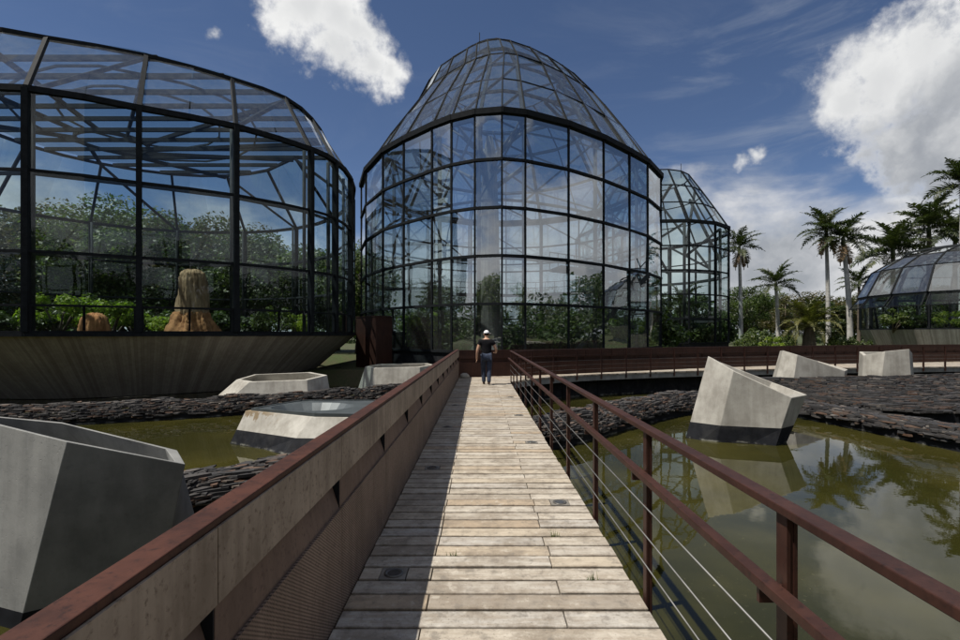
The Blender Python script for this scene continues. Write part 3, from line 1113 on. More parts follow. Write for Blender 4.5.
# --- left greenhouse on its flared concrete bowl
planC = [(-22.4, 17.2), (-19.4, 15.5), (-16.3, 14.45), (-13.15, 14.45), (-10.74, 15.7), (-8.38, 17.1), (-6.53, 19.2), (-6.0, 20.6), (-5.95, 22.8), (-6.75, 26.4),
         (-9.0, 30.6), (-12.4, 33.6), (-16.5, 35.0), (-21, 34.6), (-25, 32), (-27.4, 28), (-27.4, 23.5), (-25.4, 19.6)]
K = 1.18
planC = [(x * K, y * K) for x, y in planC]
cC = (-16.5 * K, 24.6 * K)
ST = 2.35 * K
zb = 1.71
zr = zb + 3 * ST
lvC = [zb, zb + ST, zb + 2 * ST, zr]
zt = zr + 3.75
eaveC = [(cC[0] + (x - cC[0]) * .755, cC[1] + (y - cC[1]) * .755) for x, y in planC]
for k_, e_ in {1: (-23.2, 20.9), 2: (-20.3, 19.75), 3: (-17.8, 20.5), 4: (-14.6, 21.8), 5: (-11.85, 23.8), 6: (-10.07, 25.7), 7: (-9.55, 28.2), 8: (-9.75, 31.3), 9: (-10.6, 34.6)}.items():
    eaveC[k_] = e_
rfC = [(zr, 1.0), (zt, None, eaveC)]


def eave(z, s=1.0):
    return [Vector((cC[0] + (x - cC[0]) * s, cC[1] + (y - cC[1]) * s, z)) for x, y in eaveC]


def refine(P):
    out = []
    n = len(P)
    for i in range(n):
        a, b, c_, d = (Vector(P[(i + k) % n]) for k in (-1, 0, 1, 2))
        out += [tuple(b), tuple((b + c_) * .5625 - (a + d) * .0625)]
    return out


fineC = refine(planC)
rfF = [(zr, 1.0), (zt, None, refine(eaveC))]
ghC = greenhouse('large low glass greenhouse on a flared concrete bowl, left side of the photo', fineC, cC, lvC, rfF, M['glass'], mull=(.19, .26), ring=(.10, .10), rim=(.18, .20), raft=(.16, .14), roof_ring_w=.17, seed=7, base_z=-.8, cap=False, roof_glass=M['glass_roof'], every=2)
skirt(ghC, fineC, cC, 1.58, 1.005, -.93, .76, M['board'], 'concrete_bowl')
loop_bars(ring_pts(fineC, 1.008, cC, 1.62), .14, .12, .05).build('sill_beam', M['steel'], ghC)
skirt(ghC, planC, cC, -.93, .755, -1.8, .755, M['tar'], 'footing')
disc(ghC, fineC, cC, 1.45, .985, M['soil'], 'planting_bed')
# low framed vents along the foot of the glass
for i in range(0, 8):
    a, b = Vector((*planC[i], 0)), Vector((*planC[i + 1], 0))
    mid_ = Vector((*fineC[2 * i + 1], 0))
    t = (b - a).normalized()
    n_ = Vector((t.y, -t.x, 0)) * .012
    g = MB()
    z0, z1 = zb + .06, zb + .93
    L_ = (b - a).length
    parts = 2 if L_ > 2 else 1
    for q in range(parts):
        p0 = (a + t * .12 if q == 0 else mid_) + n_
        p1 = (b - t * .12 if q == parts - 1 else mid_) + n_
        g.bar(p0 + Vector((0, 0, z1)), p1 + Vector((0, 0, z1)), .07, .08, ext=.03)
        for pp in (p0, p1):
            g.bar(pp + Vector((0, 0, z0)), pp + Vector((0, 0, z1)), .08, .07, up=(t.x, t.y, 0))
    g.build('vent_frame', M['steel'], ghC)
# inner columns (grey, just behind the glass), roof beams, oval oculus and radials
nC = len(planC)
oc = (-24.0, 32.6)
for i in range(nC):
    a, b = ring_pts(planC, .968, cC, 1.5)[i], ring_pts(planC, .968, cC, zr)[i]
    MB().tube([a, b], .085, 8).build('inner_column', M['steel_in'], ghC, True)
    e = eave(zt - .2, .985)[i]
    o_ = Vector((oc[0] + 2.0 * math.cos(2 * math.pi * i / nC + 4.3), oc[1] + 1.9 * math.sin(2 * math.pi * i / nC + 4.3), zt + .35))
    if i % 2 == 0:
        MB().bar(e, o_, .16, .22).build('radial_beam', M['steel'], ghC)
    a2, b2 = ring_pts(planC, .985, cC, zr)[i], eave(zt - .1)[(i + 1) % nC]
    if i % 2:
        MB().bar(a2, b2, .13, .16).build('brace', M['steel'], ghC)
loop_bars(ring_pts(planC, .968, cC, zb + 2 * ST), .1, .12, .03).build('inner_ring', M['steel_in'], ghC)
loop_bars(ring_pts(planC, .968, cC, zb + ST), .08, .1, .03).build('inner_ring', M['steel_in'], ghC)
ov = [Vector((oc[0] + 2.0 * math.cos(2 * math.pi * i / 32), oc[1] + 1.9 * math.sin(2 * math.pi * i / 32), zt + .35)) for i in range(32)]
loop_bars(ov, .16, .22, .02).build('oculus_ring', M['steel'], ghC)
for s, nm in ((.52, 'roof_hoop'), (.34, 'roof_hoop')):
    pts = ring_pts(planC, s, cC, zt + .1 if s > .5 else zt + .25)
    loop_bars(pts, .09, .1, .02).build(nm, M['steel_in'], ghC)
top = eave(zt)


def span_x(poly, y):
    xs_ = []
    for p, q in zip(poly, poly[1:] + poly[:1]):
        if (p.y - y) * (q.y - y) < 0:
            xs_.append(p.x + (q.x - p.x) * (y - p.y) / (q.y - p.y))
    return (min(xs_), max(xs_)) if len(xs_) >= 2 else None


ymin, ymax = min(p.y for p in top), max(p.y for p in top)
y = ymin + .75
prev = None
while y < ymax - .3:
    s = span_x(top, y)
    if s:
        dip = .12 * math.cos((y - ymin) / (ymax - ymin) * math.pi * 2)
        MB().bar((s[0], y, zt + .04), (s[1], y, zt + .04), .17, .22).build('roof_beam', M['steel_in'], ghC)
    y += 1.55
y = ymin + .02
rows = list(np.arange(ymin + .03, ymax - .03, 1.9)) + [ymax - .03]
for y0, y1 in zip(rows[:-1], rows[1:]):
    s0, s1 = span_x(top, y0), span_x(top, y1)
    MB().add([(s0[0], y0, zt + .19), (s0[1], y0, zt + .19), (s1[1], y1, zt + .19), (s1[0], y1, zt + .19)], [(0, 1, 2, 3)]).build('roof_glass', M['glass_roof'], ghC)

# --- right greenhouse, low dome on a concrete bowl
planD = []
for k in range(20):
    a = 2 * math.pi * (k + .5) / 20
    planD.append((47.4 + math.cos(a) * 9.5, 47.4 + math.sin(a) * 8.7))
cD = (47.4, 47.4)
lvD = [2.1, 5.35]
rfD = [(5.35, 1.03), (7.8, .90), (9.0, .70), (9.7, .45)]
ghD = greenhouse('low glass greenhouse with sloping roof on a concrete bowl, right side of the photo', planD, cD, lvD, rfD, M['glass'], mull=(.2, .2), ring=(.14, .14), rim=(.3, .22), raft=(.14, .12), roof_ring_w=.08, seed=9, base_z=-.2, roof_glass=M['glass_dome'])
skirt(ghD, planD, cD, 2.05, 1.01, .3, .93, M['board'], 'concrete_bowl')
skirt(ghD, planD, cD, .3, .925, -.9, .925, M['conc_dark'], 'footing')
disc(ghD, planD, cD, 1.9, .985, M['soil'], 'planting_bed')
for i in range(0, 20, 2):
    pts = [Vector((cD[0] + (planD[i][0] - cD[0]) * s * .95, cD[1] + (planD[i][1] - cD[1]) * s * .95, z - .3)) for z, s in rfD]
    g = MB()
    for p, q in zip(pts[:-1], pts[1:]):
        g.bar(p, q, .2, .24)
    g.build('truss', M['steel_in'], ghD)
    MB().tube([ring_pts(planD, .93, cD, 1.9)[i], pts[0]], .12, 8).build('inner_column', M['steel_in'], ghD, True)
loop_bars(ring_pts(planD, .6, cD, 9.6), .14, .16, .03).build('inner_ring', M['steel_in'], ghD)
for i in (8, 9, 10, 11):       # tilted open vents under the rim on the left flank
    a, b = ring_pts(planD, 1.02, cD, 5.15)[i], ring_pts(planD, 1.02, cD, 5.15)[(i + 1) % 20]
    a2, b2 = ring_pts(planD, 1.10, cD, 4.15)[i], ring_pts(planD, 1.10, cD, 4.15)[(i + 1) % 20]
    f = [a.lerp(b, .05), a.lerp(b, .95), a2.lerp(b2, .95), a2.lerp(b2, .05)]
    vt = loop_bars(f, .09, .09, .02).build('vent_frame', M['steel'], ghD)
    MB().add(f, [(0, 1, 2, 3)]).build('vent_glass', M['glass'], vt)

# ------------------------------------------------------------------ concrete planter tubs (hollow tilted prisms)


def tub(label, base, top, band, thick=.11, mat=None, base_z=WZ - .5, depth=.6, group='tilted concrete tubs in the pond'):
    """base: plan points at the water line, top: 3D rim points in the same order, band: black coat height"""
    mat = mat or M['conc']
    n = len(base)
    cx_, cy_ = sum(p[0] for p in base) / n, sum(p[1] for p in base) / n
    root = empty('concrete_tub', (cx_, cy_, WZ), label, 'concrete tub', group)
    B = [Vector((p[0], p[1], WZ)) for p in base]
    T = [Vector(p) for p in top]
    tc = sum(T, Vector()) / n
    # band top along each edge
    K = [b.lerp(t, min(.9, band / max(.05, (t.z - b.z)))) for b, t in zip(B, T)]
    Bl = [b + (b - t) * ((WZ - base_z) / max(.1, (t.z - b.z))) for b, t in zip(B, T)]
    I = [t + (tc - t).normalized() * thick * 1.25 for t in T]
    dn = [b - t for b, t in zip(B, T)]
    J = [i_ + d.normalized() * min(depth, d.length * .9) for i_, d in zip(I, dn)]
    g = MB()
    n8 = 8

    def grid(p00, p10, p11, p01):
        o = len(g.v)
        for v in range(n8 + 1):
            for u in range(n8 + 1):
                g.v.append(tuple(p00.lerp(p10, u / n8).lerp(p01.lerp(p11, u / n8), v / n8)))
        for v in range(n8):
            for u in range(n8):
                q = o + v * (n8 + 1) + u
                g.f.append((q, q + 1, q + n8 + 2, q + n8 + 1))
    for i in range(n):
        j = (i + 1) % n
        grid(K[i], K[j], T[j], T[i])
        grid(T[i], T[j], I[j], I[i])
        grid(I[i], I[j], J[j], J[i])
    g.add(J, [tuple(range(n))])
    sh = g.build('shell', mat, root)
    bm = bmesh.new()
    bm.from_mesh(sh.data)
    bmesh.ops.remove_doubles(bm, verts=bm.verts, dist=.0005)
    bm.to_mesh(sh.data)
    bm.free()
    sh.data.polygons.foreach_set('use_smooth', [True] * len(sh.data.polygons))
    sh.data.set_sharp_from_angle(angle=R(14))
    bv = sh.modifiers.new('bevel', 'BEVEL')
    bv.width, bv.segments, bv.limit_method, bv.angle_limit = .012, 2, 'ANGLE', R(22)
    g = MB()
    K2 = [k + (Vector((k.x - cx_, k.y - cy_, 0))).normalized() * .004 for k in K]
    Bl2 = [k + (Vector((k.x - cx_, k.y - cy_, 0))).normalized() * .004 for k in Bl]
    g.add(Bl2 + K2, [(i, (i + 1) % n, n + (i + 1) % n, n + i) for i in range(n)])
    g.build('waterproof_band', M['tar'], root)
    return root


# right, standing tall in the water
tub('tall tilted concrete tub with pointed high left corner, standing in the right pond',
    [(5.12, 12.5), (5.66, 12.02), (6.85, 11.62), (7.33, 12.0), (7.0, 13.2), (5.75, 13.5)],
    [(5.74, 12.64, 1.09), (6.03, 11.95, .77), (7.26, 11.68, .16), (7.93, 12.15, .17), (7.72, 13.15, .36), (6.35, 13.5, .93)], .40, depth=1.2)
# far right pair
tub('wedge shaped concrete tub leaning right, between the tall tub and the blocky tub',
    [(11.35, 19.6), (11.75, 19.0), (13.9, 19.2), (14.4, 20.0), (13.7, 20.9), (11.9, 20.8)],
    [(11.95, 19.8, 1.0), (12.15, 19.2, .85), (14.05, 19.3, .22), (14.75, 20.1, .22), (14.2, 21.0, .5), (12.5, 20.9, .95)], .1)
tub('blocky upright concrete tub farthest right, in front of the far walkway',
    [(16.5, 21.7), (16.75, 21.0), (17.95, 20.8), (18.6, 21.4), (18.3, 22.4), (17.0, 22.6)],
    [(16.6, 21.7, .72), (17.0, 21.05, .92), (17.9, 20.9, 1.02), (18.55, 21.5, .82), (18.2, 22.4, .85), (17.1, 22.6, .85)], .1)
# left, near: big leaning one beside the fence
tub('large dark grey leaning concrete tub in the lower left corner, beside the fence',
    [(-5.95, 5.0), (-4.05, 4.38), (-3.22, 4.98), (-3.05, 5.6), (-4.6, 6.9), (-6.3, 6.6)],
    [(-5.35, 4.9, .915), (-3.52, 4.25, .735), (-2.85, 4.82, .395), (-3.25, 5.35, .405), (-5.2, 6.2, .555), (-6.5, 6.1, .70)], .16, .10, M['conc_dark'], depth=1.0)
# left, middle: low one with zinc lid
lowB = tub('low concrete tub with a grey zinc lid and dark round hollow, beyond the fence',
           [(-5.95, 11.85), (-4.25, 10.75), (-2.3, 10.6), (-1.5, 12.2), (-2.2, 14.0), (-5.2, 13.9)],
           [(-5.65, 12.0, -.19), (-3.78, 11.2, -.21), (-2.3, 11.1, -.21), (-1.75, 12.3, -.21), (-2.3, 13.6, -.19), (-4.9, 13.6, -.17)], .32, .1, M['conc_stain'])
lid = [(-5.50, 12.05, -.155), (-3.72, 11.25, -.175), (-2.35, 11.15, -.175), (-1.85, 12.3, -.175), (-2.35, 13.5, -.155), (-4.85, 13.5, -.135)]
g = MB()
cxl, cyl = -4.15, 12.35
hole = [(cxl + 1.0 * math.cos(2 * math.pi * i / 24), cyl + .72 * math.sin(2 * math.pi * i / 24)) for i in range(24)]
ring_o = []
for hx, hy in hole:      # outer ring point along each ray
    dv = Vector((hx - cxl, hy - cyl, 0))
    best = None
    for p, q in zip(lid, lid[1:] + lid[:1]):
        x1, y1, x2, y2 = p[0] - cxl, p[1] - cyl, q[0] - cxl, q[1] - cyl
        den_ = dv.x * (y2 - y1) - dv.y * (x2 - x1)
        if abs(den_) < 1e-9:
            continue
        t = (x1 * (y2 - y1) - y1 * (x2 - x1)) / den_
        u = (x1 * dv.y - y1 * dv.x) / den_
        if t > 0 and -1e-6 <= u <= 1 + 1e-6:
            best = t if best is None else min(best, t)
    ring_o.append((cxl + dv.x * best, cyl + dv.y * best))
zl = -.155
nh = 24
vs = [(x, y, zl) for x, y in ring_o] + [(x, y, zl + .012) for x, y in hole] + [(cxl + (x - cxl) * .7, cyl + (y - cyl) * .7, zl - .30) for x, y in hole]
fs = []
for i in range(nh):
    j = (i + 1) % nh
    fs += [(i, j, nh + j, nh + i), (nh + i, nh + j, 2 * nh + j, 2 * nh + i)]
fs.append(tuple(2 * nh + i for i in range(nh)))
g.add(vs, fs)
g.build('zinc_lid', M['sheet'], lowB)
g = MB()
for p, q in zip(lid, lid[1:] + lid[:1]):
    g.bar((p[0], p[1], zl - .012), (q[0], q[1], zl - .012), .05, .07, ext=.02)
g.build('lid_edge', M['sheet'], lowB)
# far left pair, low and wide
tub('wide shallow concrete tub in front of the flared concrete bowl',
    [(-10.0, 18.2), (-9.1, 17.4), (-6.1, 17.7), (-5.5, 18.5), (-6.4, 20.0), (-9.4, 19.8)],
    [(-8.95, 18.3, -.02), (-8.2, 17.7, -.05), (-6.25, 17.95, .0), (-5.72, 18.6, .12), (-6.6, 19.4, .17), (-8.7, 19.2, .1)], .08, group='low concrete tubs beyond the left slate strip')
tub('small shallow concrete tub below the rust wall, at the far fence end',
    [(-5.6, 22.6), (-4.9, 21.9), (-2.6, 21.8), (-1.9, 22.6), (-2.4, 23.8), (-5.0, 23.8)],
    [(-5.25, 22.65, .18), (-4.7, 22.1, .14), (-2.7, 22.0, .2), (-2.1, 22.6, .26), (-2.5, 23.4, .28), (-4.8, 23.4, .24)], .08, group='low concrete tubs beyond the left slate strip')

# ------------------------------------------------------------------ stacked slate strips


def slate_strip(path, width, z_edge, z_top, side, n, seed, name='slate_bank', thick=.035, size=.2, drop=.12):
    """path: water-side line; the bank lies to its left (side=1) or right (-1)"""
    rng = np.random.default_rng(seed)
    P = resample(path, .25)
    g = MB()
    for a, b in zip(P[:-1], P[1:]):     # black footing
        t = (b - a).normalized()
        n_ = Vector((-t.y, t.x, 0)) * side
        q = [a, b, b + n_ * width, a + n_ * width]
        if side < 0:
            q = [q[1], q[0], q[3], q[2]]
        g.hexa([(p.x, p.y, WZ - .6) for p in q] + [(p.x, p.y, z_edge - .02) for p in q])
    ft = g.build('stone_footing', M['tar'])
    tag(ft, kind='structure')
    Q = np.array([tuple(p) for p in P])
    T = np.gradient(Q, axis=0)
    T /= np.linalg.norm(T, axis=1)[:, None]
    u = rng.uniform(0, len(P) - 1.001, n)
    i = u.astype(int)
    f = (u - i)[:, None]
    base = Q[i] * (1 - f) + Q[i + 1] * f
    tg = T[i]
    nm = np.stack([-tg[:, 1], tg[:, 0], np.zeros(n)], 1) * side
    s = rng.uniform(-.03, 1.0, n)
    hgt = np.sin(np.clip(s, 0, 1) * math.pi * .85) ** .6
    lump = .5 + .5 * np.sin(base[:, 0] * 1.7 + base[:, 1] * 2.3) * np.sin(base[:, 1] * 1.1)
    zz = z_edge + (z_top - z_edge) * hgt * (.75 + .35 * lump) - rng.uniform(0, drop, n) ** 1.0
    zz = np.round(zz / (thick * 1.15)) * thick * 1.15 + rng.normal(0, thick * .12, n)
    ctr = base + nm * (s * width)[:, None]
    ctr[:, 2] = zz
    slabs(name, ctr, tg, rng, thick, size)
    return ft


def slabs(name, ctr, tg, rng, thick, size, tilt=.065, mat='slate'):
    n = len(ctr)
    ang = np.arctan2(tg[:, 1], tg[:, 0]) + rng.normal(0, .28, n)
    L = size * rng.choice([.45, .7, 1.0, 1.4, 2.1], n) * rng.uniform(.8, 1.2, n)
    W = size * rng.uniform(.35, .9, n)
    H = thick * rng.uniform(.5, 1.6, n)
    k = 5
    V = np.zeros((n, 2 * k, 3))
    th0 = rng.uniform(0, 6.28, n)
    for q in range(k):
        th = th0 + 2 * math.pi * q / k + rng.uniform(-.35, .35, n)
        rr_ = rng.uniform(.75, 1.1, n)
        lx, ly = np.cos(th) * L / 2 * rr_, np.sin(th) * W / 2 * rr_
        V[:, q, 0] = lx
        V[:, q, 1] = ly
        V[:, q, 2] = -H / 2
        V[:, k + q, 0] = lx * .96
        V[:, k + q, 1] = ly * .96
        V[:, k + q, 2] = H / 2
    tx, ty = rng.normal(0, tilt, n), rng.normal(0, tilt, n)
    V[:, :, 2] += V[:, :, 0] * np.tan(tx)[:, None] * .6 + V[:, :, 1] * np.tan(ty)[:, None]
    ca, sa = np.cos(ang)[:, None], np.sin(ang)[:, None]
    X = V[:, :, 0] * ca - V[:, :, 1] * sa
    Y = V[:, :, 0] * sa + V[:, :, 1] * ca
    V[:, :, 0], V[:, :, 1] = X, Y
    V += ctr[:, None, :]
    me = bpy.data.meshes.new(name)
    faces = []
    fb_ = [tuple(range(k, 2 * k))] + [(q, (q + 1) % k, k + (q + 1) % k, k + q) for q in range(k)]
    for a in range(n):
        o = a * 2 * k
        faces += [tuple(v + o for v in f) for f in fb_]
    me.from_pydata(V.reshape(-1, 3).tolist(), [], faces)
    me.materials.append(M[mat])
    ob = bpy.data.objects.new(name, me)
    col.objects.link(ob)
    return tag(ob, kind='stuff')


# left long strip, near-left strip, right arm with its return, sloping bank behind
slate_strip([(-19, 12.2), (-15.5, 13.0), (-12.6, 14.0), (-10.6, 14.6), (-7.8, 15.9), (-5.2, 17.7), (-2.2, 20.6)], 1.0, -.72, -.36, 1, 6800, 11, size=.26, thick=.030)
slate_strip([(-8.2, 3.3), (-6.0, 5.2), (-4.4, 6.75), (-3.0, 7.8), (-1.6, 9.2), (-.3, 10.8), (.9, 12.0)], 1.0, -.70, -.40, 1, 4600, 12, size=.26, thick=.030)
slate_strip([(1.6, 11.2), (3.0, 12.5), (4.6, 14.3), (6.8, 16.3), (8.4, 16.9), (9.5, 16.4)], 1.15, -.66, -.30, 1, 5600, 13, size=.26, thick=.030)
slate_strip([(8.9, 16.9), (9.8, 15.9), (10.2, 13.5), (10.5, 10.9), (11.2, 8), (13, 5), (16, 2.5)], 1.0, -.66, -.47, 1, 4200, 14, size=.34, thick=.036)
rng_ = np.random.default_rng(17)
lo = resample([(9.6, 18.0), (11.0, 17.3), (11.5, 15.6), (12.1, 14.5), (14.0, 14.2), (18, 14.0), (23, 13.8)], .2)
hi = resample([(9.6, 18.5), (12.2, 18.4), (15.7, 19.3), (21, 20.6), (27, 21.5)], .2)
g = MB()
na = 40
for i in range(na):
    a, b = at_frac(lo, i / na), at_frac(lo, (i + 1) / na)
    c_, d = at_frac(hi, (i + 1) / na), at_frac(hi, i / na)
    g.hexa([(a.x, a.y, -1.5), (b.x, b.y, -1.5), (c_.x, c_.y, -1.5), (d.x, d.y, -1.5), (a.x, a.y, -.60), (b.x, b.y, -.60), (c_.x, c_.y, -.03), (d.x, d.y, -.03)])
tag(g.build('stone_footing', M['tar']), kind='structure')
nn_ = 8000
uu, ss = rng_.uniform(0, 1, nn_), rng_.uniform(-.02, 1, nn_)
ctr = np.zeros((nn_, 3))
tgs = np.zeros((nn_, 3))
for i in range(nn_):
    a, b = at_frac(lo, uu[i]), at_frac(hi, uu[i])
    p = a.lerp(b, ss[i])
    ctr[i] = (p.x, p.y, -.58 + .56 * ss[i] + rng_.uniform(-.03, .07))
    t = at_frac(lo, min(1, uu[i] + .02)) - at_frac(lo, max(0, uu[i] - .02))
    tgs[i] = t.normalized()
slabs('slate_bank', ctr, tgs, rng_, .05, .34, .05, 'slate_dark')

# ------------------------------------------------------------------ vegetation


def leaf_cloud(centers, radii, per, leaf, rng, flat=.75, upward=.5):
    V = []
    for c, r in zip(centers, radii):
        m = int(per * (r / np.mean(radii)) ** 2)
        d = rng.normal(0, 1, (m, 3))
        d /= np.linalg.norm(d, axis=1)[:, None]
        rad = r * rng.uniform(.35, 1.0, m) ** .6
        p = c + d * rad[:, None] * np.array([1, 1, flat])
        nrm = d * .7 + rng.normal(0, .6, (m, 3)) + np.array([0, 0, upward])
        nrm /= np.linalg.norm(nrm, axis=1)[:, None]
        t = np.cross(nrm, rng.normal(0, 1, (m, 3)))
        t /= np.linalg.norm(t, axis=1)[:, None]
        b = np.cross(nrm, t)
        L = leaf * rng.uniform(.6, 1.4, m)[:, None]
        W = L * rng.uniform(.38, .6, m)[:, None]
        V.append(np.stack([p - t * L * .5, p + b * W * .5, p + t * L * .5, p - b * W * .5], 1))
    return np.concatenate(V)


def make_tree(name, seed, H, crown_r, trunk_h, leafmat, clumps=42, per=170, leaf=.30, trunk_r=.22, crown_flat=.8):
    rng = np.random.default_rng(seed)
    root = bpy.data.objects.new(name, None)
    col.objects.link(root)
    g = MB()
    lean = rng.normal(0, .25, 2)
    tp = [(0, 0, -.3), (lean[0] * .3, lean[1] * .3, trunk_h * .5), (lean[0], lean[1], trunk_h), (lean[0] * 1.4, lean[1] * 1.4, H * .8)]
    g.tube(tp, [trunk_r * 1.25, trunk_r, trunk_r * .8, trunk_r * .25], 9)
    cz = trunk_h + (H - trunk_h) * .48
    cen, rad = [], []
    rh = (H - trunk_h) * .5
    while len(cen) < clumps:
        d = rng.normal(0, 1, 3)
        d /= np.linalg.norm(d)
        q = rng.uniform(.35, 1.0) ** .55
        wob = 1 + .28 * math.sin(3 * math.atan2(d[1], d[0]) + seed) + .15 * rng.normal()
        p = np.array([d[0] * crown_r * q * wob * .8, d[1] * crown_r * q * wob * .8, cz + d[2] * rh * q * .85])
        cen.append(p)
        rad.append(crown_r * rng.uniform(.16, .34))
    for k in range(0, clumps, 3):
        c = cen[k]
        s = Vector((lean[0], lean[1], trunk_h * rng.uniform(.75, 1.1)))
        m = s.lerp(Vector(c), .5) + Vector((0, 0, .1 * H * rng.uniform(-.3, .5)))
        g.tube([s, m, Vector(c)], [trunk_r * .4, trunk_r * .25, trunk_r * .08], 6)
    g.build('trunk', M['bark'], root, True)
    quads('crown', leaf_cloud(cen, rad, per, leaf, rng), leafmat, root)
    return root


def make_shrub(name, seed, H, r, leafmat, clumps=16, per=110, leaf=.16):
    rng = np.random.default_rng(seed)
    root = bpy.data.objects.new(name, None)
    col.objects.link(root)
    g = MB()
    cen, rad = [], []
    for k in range(clumps):
        a, q = rng.uniform(0, 6.28), rng.uniform(0, 1) ** .5
        p = np.array([math.cos(a) * r * q, math.sin(a) * r * q, H * rng.uniform(.25, .92) * (1 - .35 * q)])
        cen.append(p)
        rad.append(r * rng.uniform(.22, .42))
        if k % 2 == 0:
            g.tube([(0, 0, -.1), (p[0] * .5, p[1] * .5, p[2] * .6), tuple(p)], [.05, .035, .012], 6)
    g.build('stem', M['bark'], root, True)
    quads('foliage', leaf_cloud(cen, rad, per, leaf, rng), leafmat, root)
    return root


def frond_mesh(L, droop, up, nl, wl, seed, vee=.35):
    """one feather frond along +X: leaf quads as (n,4,3), plus its mid rib"""
    rng = np.random.default_rng(seed)
    pts = []
    for i in range(15):
        s = i / 14
        ang = up - droop * s ** 1.5
        if i == 0:
            pts.append(np.array([0., 0., 0.]))
        else:
            pts.append(pts[-1] + np.array([math.cos(ang), 0, math.sin(ang)]) * L / 14)
    pts = np.array(pts)
    V = []
    for k in range(nl):
        s = .10 + .9 * k / (nl - 1)
        i = min(int(s * 14), 13)
        f = s * 14 - i
        p = pts[i] * (1 - f) + pts[i + 1] * f
        t = pts[i + 1] - pts[i]
        t /= np.linalg.norm(t)
        upv = np.array([-t[2], 0, t[0]])
        ll = wl * (math.sin(min(1, s * 1.02 + .12) * math.pi) ** .6 * .9 + .12) * rng.uniform(.85, 1.1)
        for sg in (-1, 1):
            d = np.array([0, sg, 0]) * .85 + t * .55 + upv * rng.normal(vee, .25)
            d /= np.linalg.norm(d)
            e = p + d * ll * .55
            d2 = d + np.array([0, 0, -.55 + rng.normal(0, .12)])
            d2 /= np.linalg.norm(d2)
            e2 = e + d2 * ll * .45
            wv = t * (.022 + wl * .028)
            V.append([p - wv * .6, p + wv * .6, e + wv, e - wv])
            V.append([e - wv, e + wv, e2 + wv * .15, e2 - wv * .15])
    return np.array(V), pts


FR = {}


def frond_data(key, L, droop, up, nl, wl, seed, mat):
    V, pts = frond_mesh(L, droop, up, nl, wl, seed)
    # leaves plus a thin rib as one mesh
    rib = []
    for a, b in zip(pts[:-1], pts[1:]):
        wv = np.array([0, .035, 0]) * (L / 3)
        rib.append([a - wv, a + wv, b + wv * .8, b - wv * .8])
    o = quads('frond', np.concatenate([V, np.array(rib)]), mat)
    me = o.data
    bpy.data.objects.remove(o)
    FR[key] = me


for k in range(4):
    frond_data(('p', k), 3.0, [.75, 1.0, 1.25, .9][k], [.55, .45, .35, .62][k], 50, .70, 20 + k, M['leaf_palm'])
    frond_data(('d', k), 3.4, [1.2, 1.5, 1.8, 1.1][k], [1.0, .75, .5, 1.2][k], 50, .55, 30 + k, M['leaf_date'])


def make_palm(name, loc, H, label, cat, group, seed, crown=1.0, trunk_r=.2, kind='p', nf=18, lean=(0, 0), trunk_mat='palm_trunk', shaft=True):
    rng = random.Random(seed)
    root = empty(name, loc, label, cat, group)
    g = MB()
    pts, rad = [], []
    for i in range(13):
        s = i / 12
        pts.append(Vector(loc) + Vector((lean[0] * s * s, lean[1] * s * s, -.3 + (H + .3) * s)))
        rad.append(trunk_r * (1.25 - .5 * s + (.25 * (1 - s) ** 8)))
    g.tube(pts, rad, 12)
    for i in range(int(H / .35)):       # leaf-scar rings
        s = (i + .5) * .35 / H
        p = Vector(loc) + Vector((lean[0] * s * s, lean[1] * s * s, H * s))
        r_ = trunk_r * (1.25 - .5 * s) * 1.03
        g.tube([p, p + Vector((0, 0, .03))], r_, 12)
    g.build('trunk', M[trunk_mat], root, True)
    topl = Vector((lean[0], lean[1], H))
    if shaft:
        MB().tube([Vector(loc) + topl - Vector((0, 0, .1)), Vector(loc) + topl + Vector((0, 0, .5 * crown)), Vector(loc) + topl + Vector((0, 0, .9 * crown))],
                  [trunk_r * .85, trunk_r * .8, trunk_r * .3], 10).build('crown_shaft', M['leaf_palm' if kind == 'p' else 'leaf_date'], root, True)
    for k in range(nf):
        o = bpy.data.objects.new('frond', FR[(kind, rng.randrange(4))])
        col.objects.link(o)
        o.parent = root
        lay = k / nf
        o.location = topl + Vector((0, 0, (.25 + .55 * (1 - lay)) * crown if shaft else .1))
        o.rotation_euler = (rng.uniform(-.25, .25), R(-42 + 82 * lay + rng.uniform(-10, 10)), k * 2.39996 + rng.uniform(-.25, .25))
        s = crown * rng.uniform(.88, 1.1)
        o.scale = (s, s, s)
    for a in ([0.4, 3.6] if name == 'palm_tree' and seed in (1, 3, 4) else []):       # dead fronds hanging below the crown
        o = bpy.data.objects.new('dead_frond', DEAD)
        col.objects.link(o)
        o.parent = root
        o.location = topl + Vector((0, 0, .1))
        o.rotation_euler = (rng.uniform(-.3, .3), R(62 + rng.uniform(0, 14)), a + rng.uniform(-.4, .4))
        o.scale = (crown * .8,) * 3
    return root


DEAD = FR[('p', 1)].copy()
DEAD.materials.clear()
DEAD.materials.append(M['thatch'])


def ppos(px, D, z=-.2):
    return ((px - CX) / F * D, D, z)


def Hpx(y, D, z=-.2):
    return EYE + (HY - y) / F * D - z


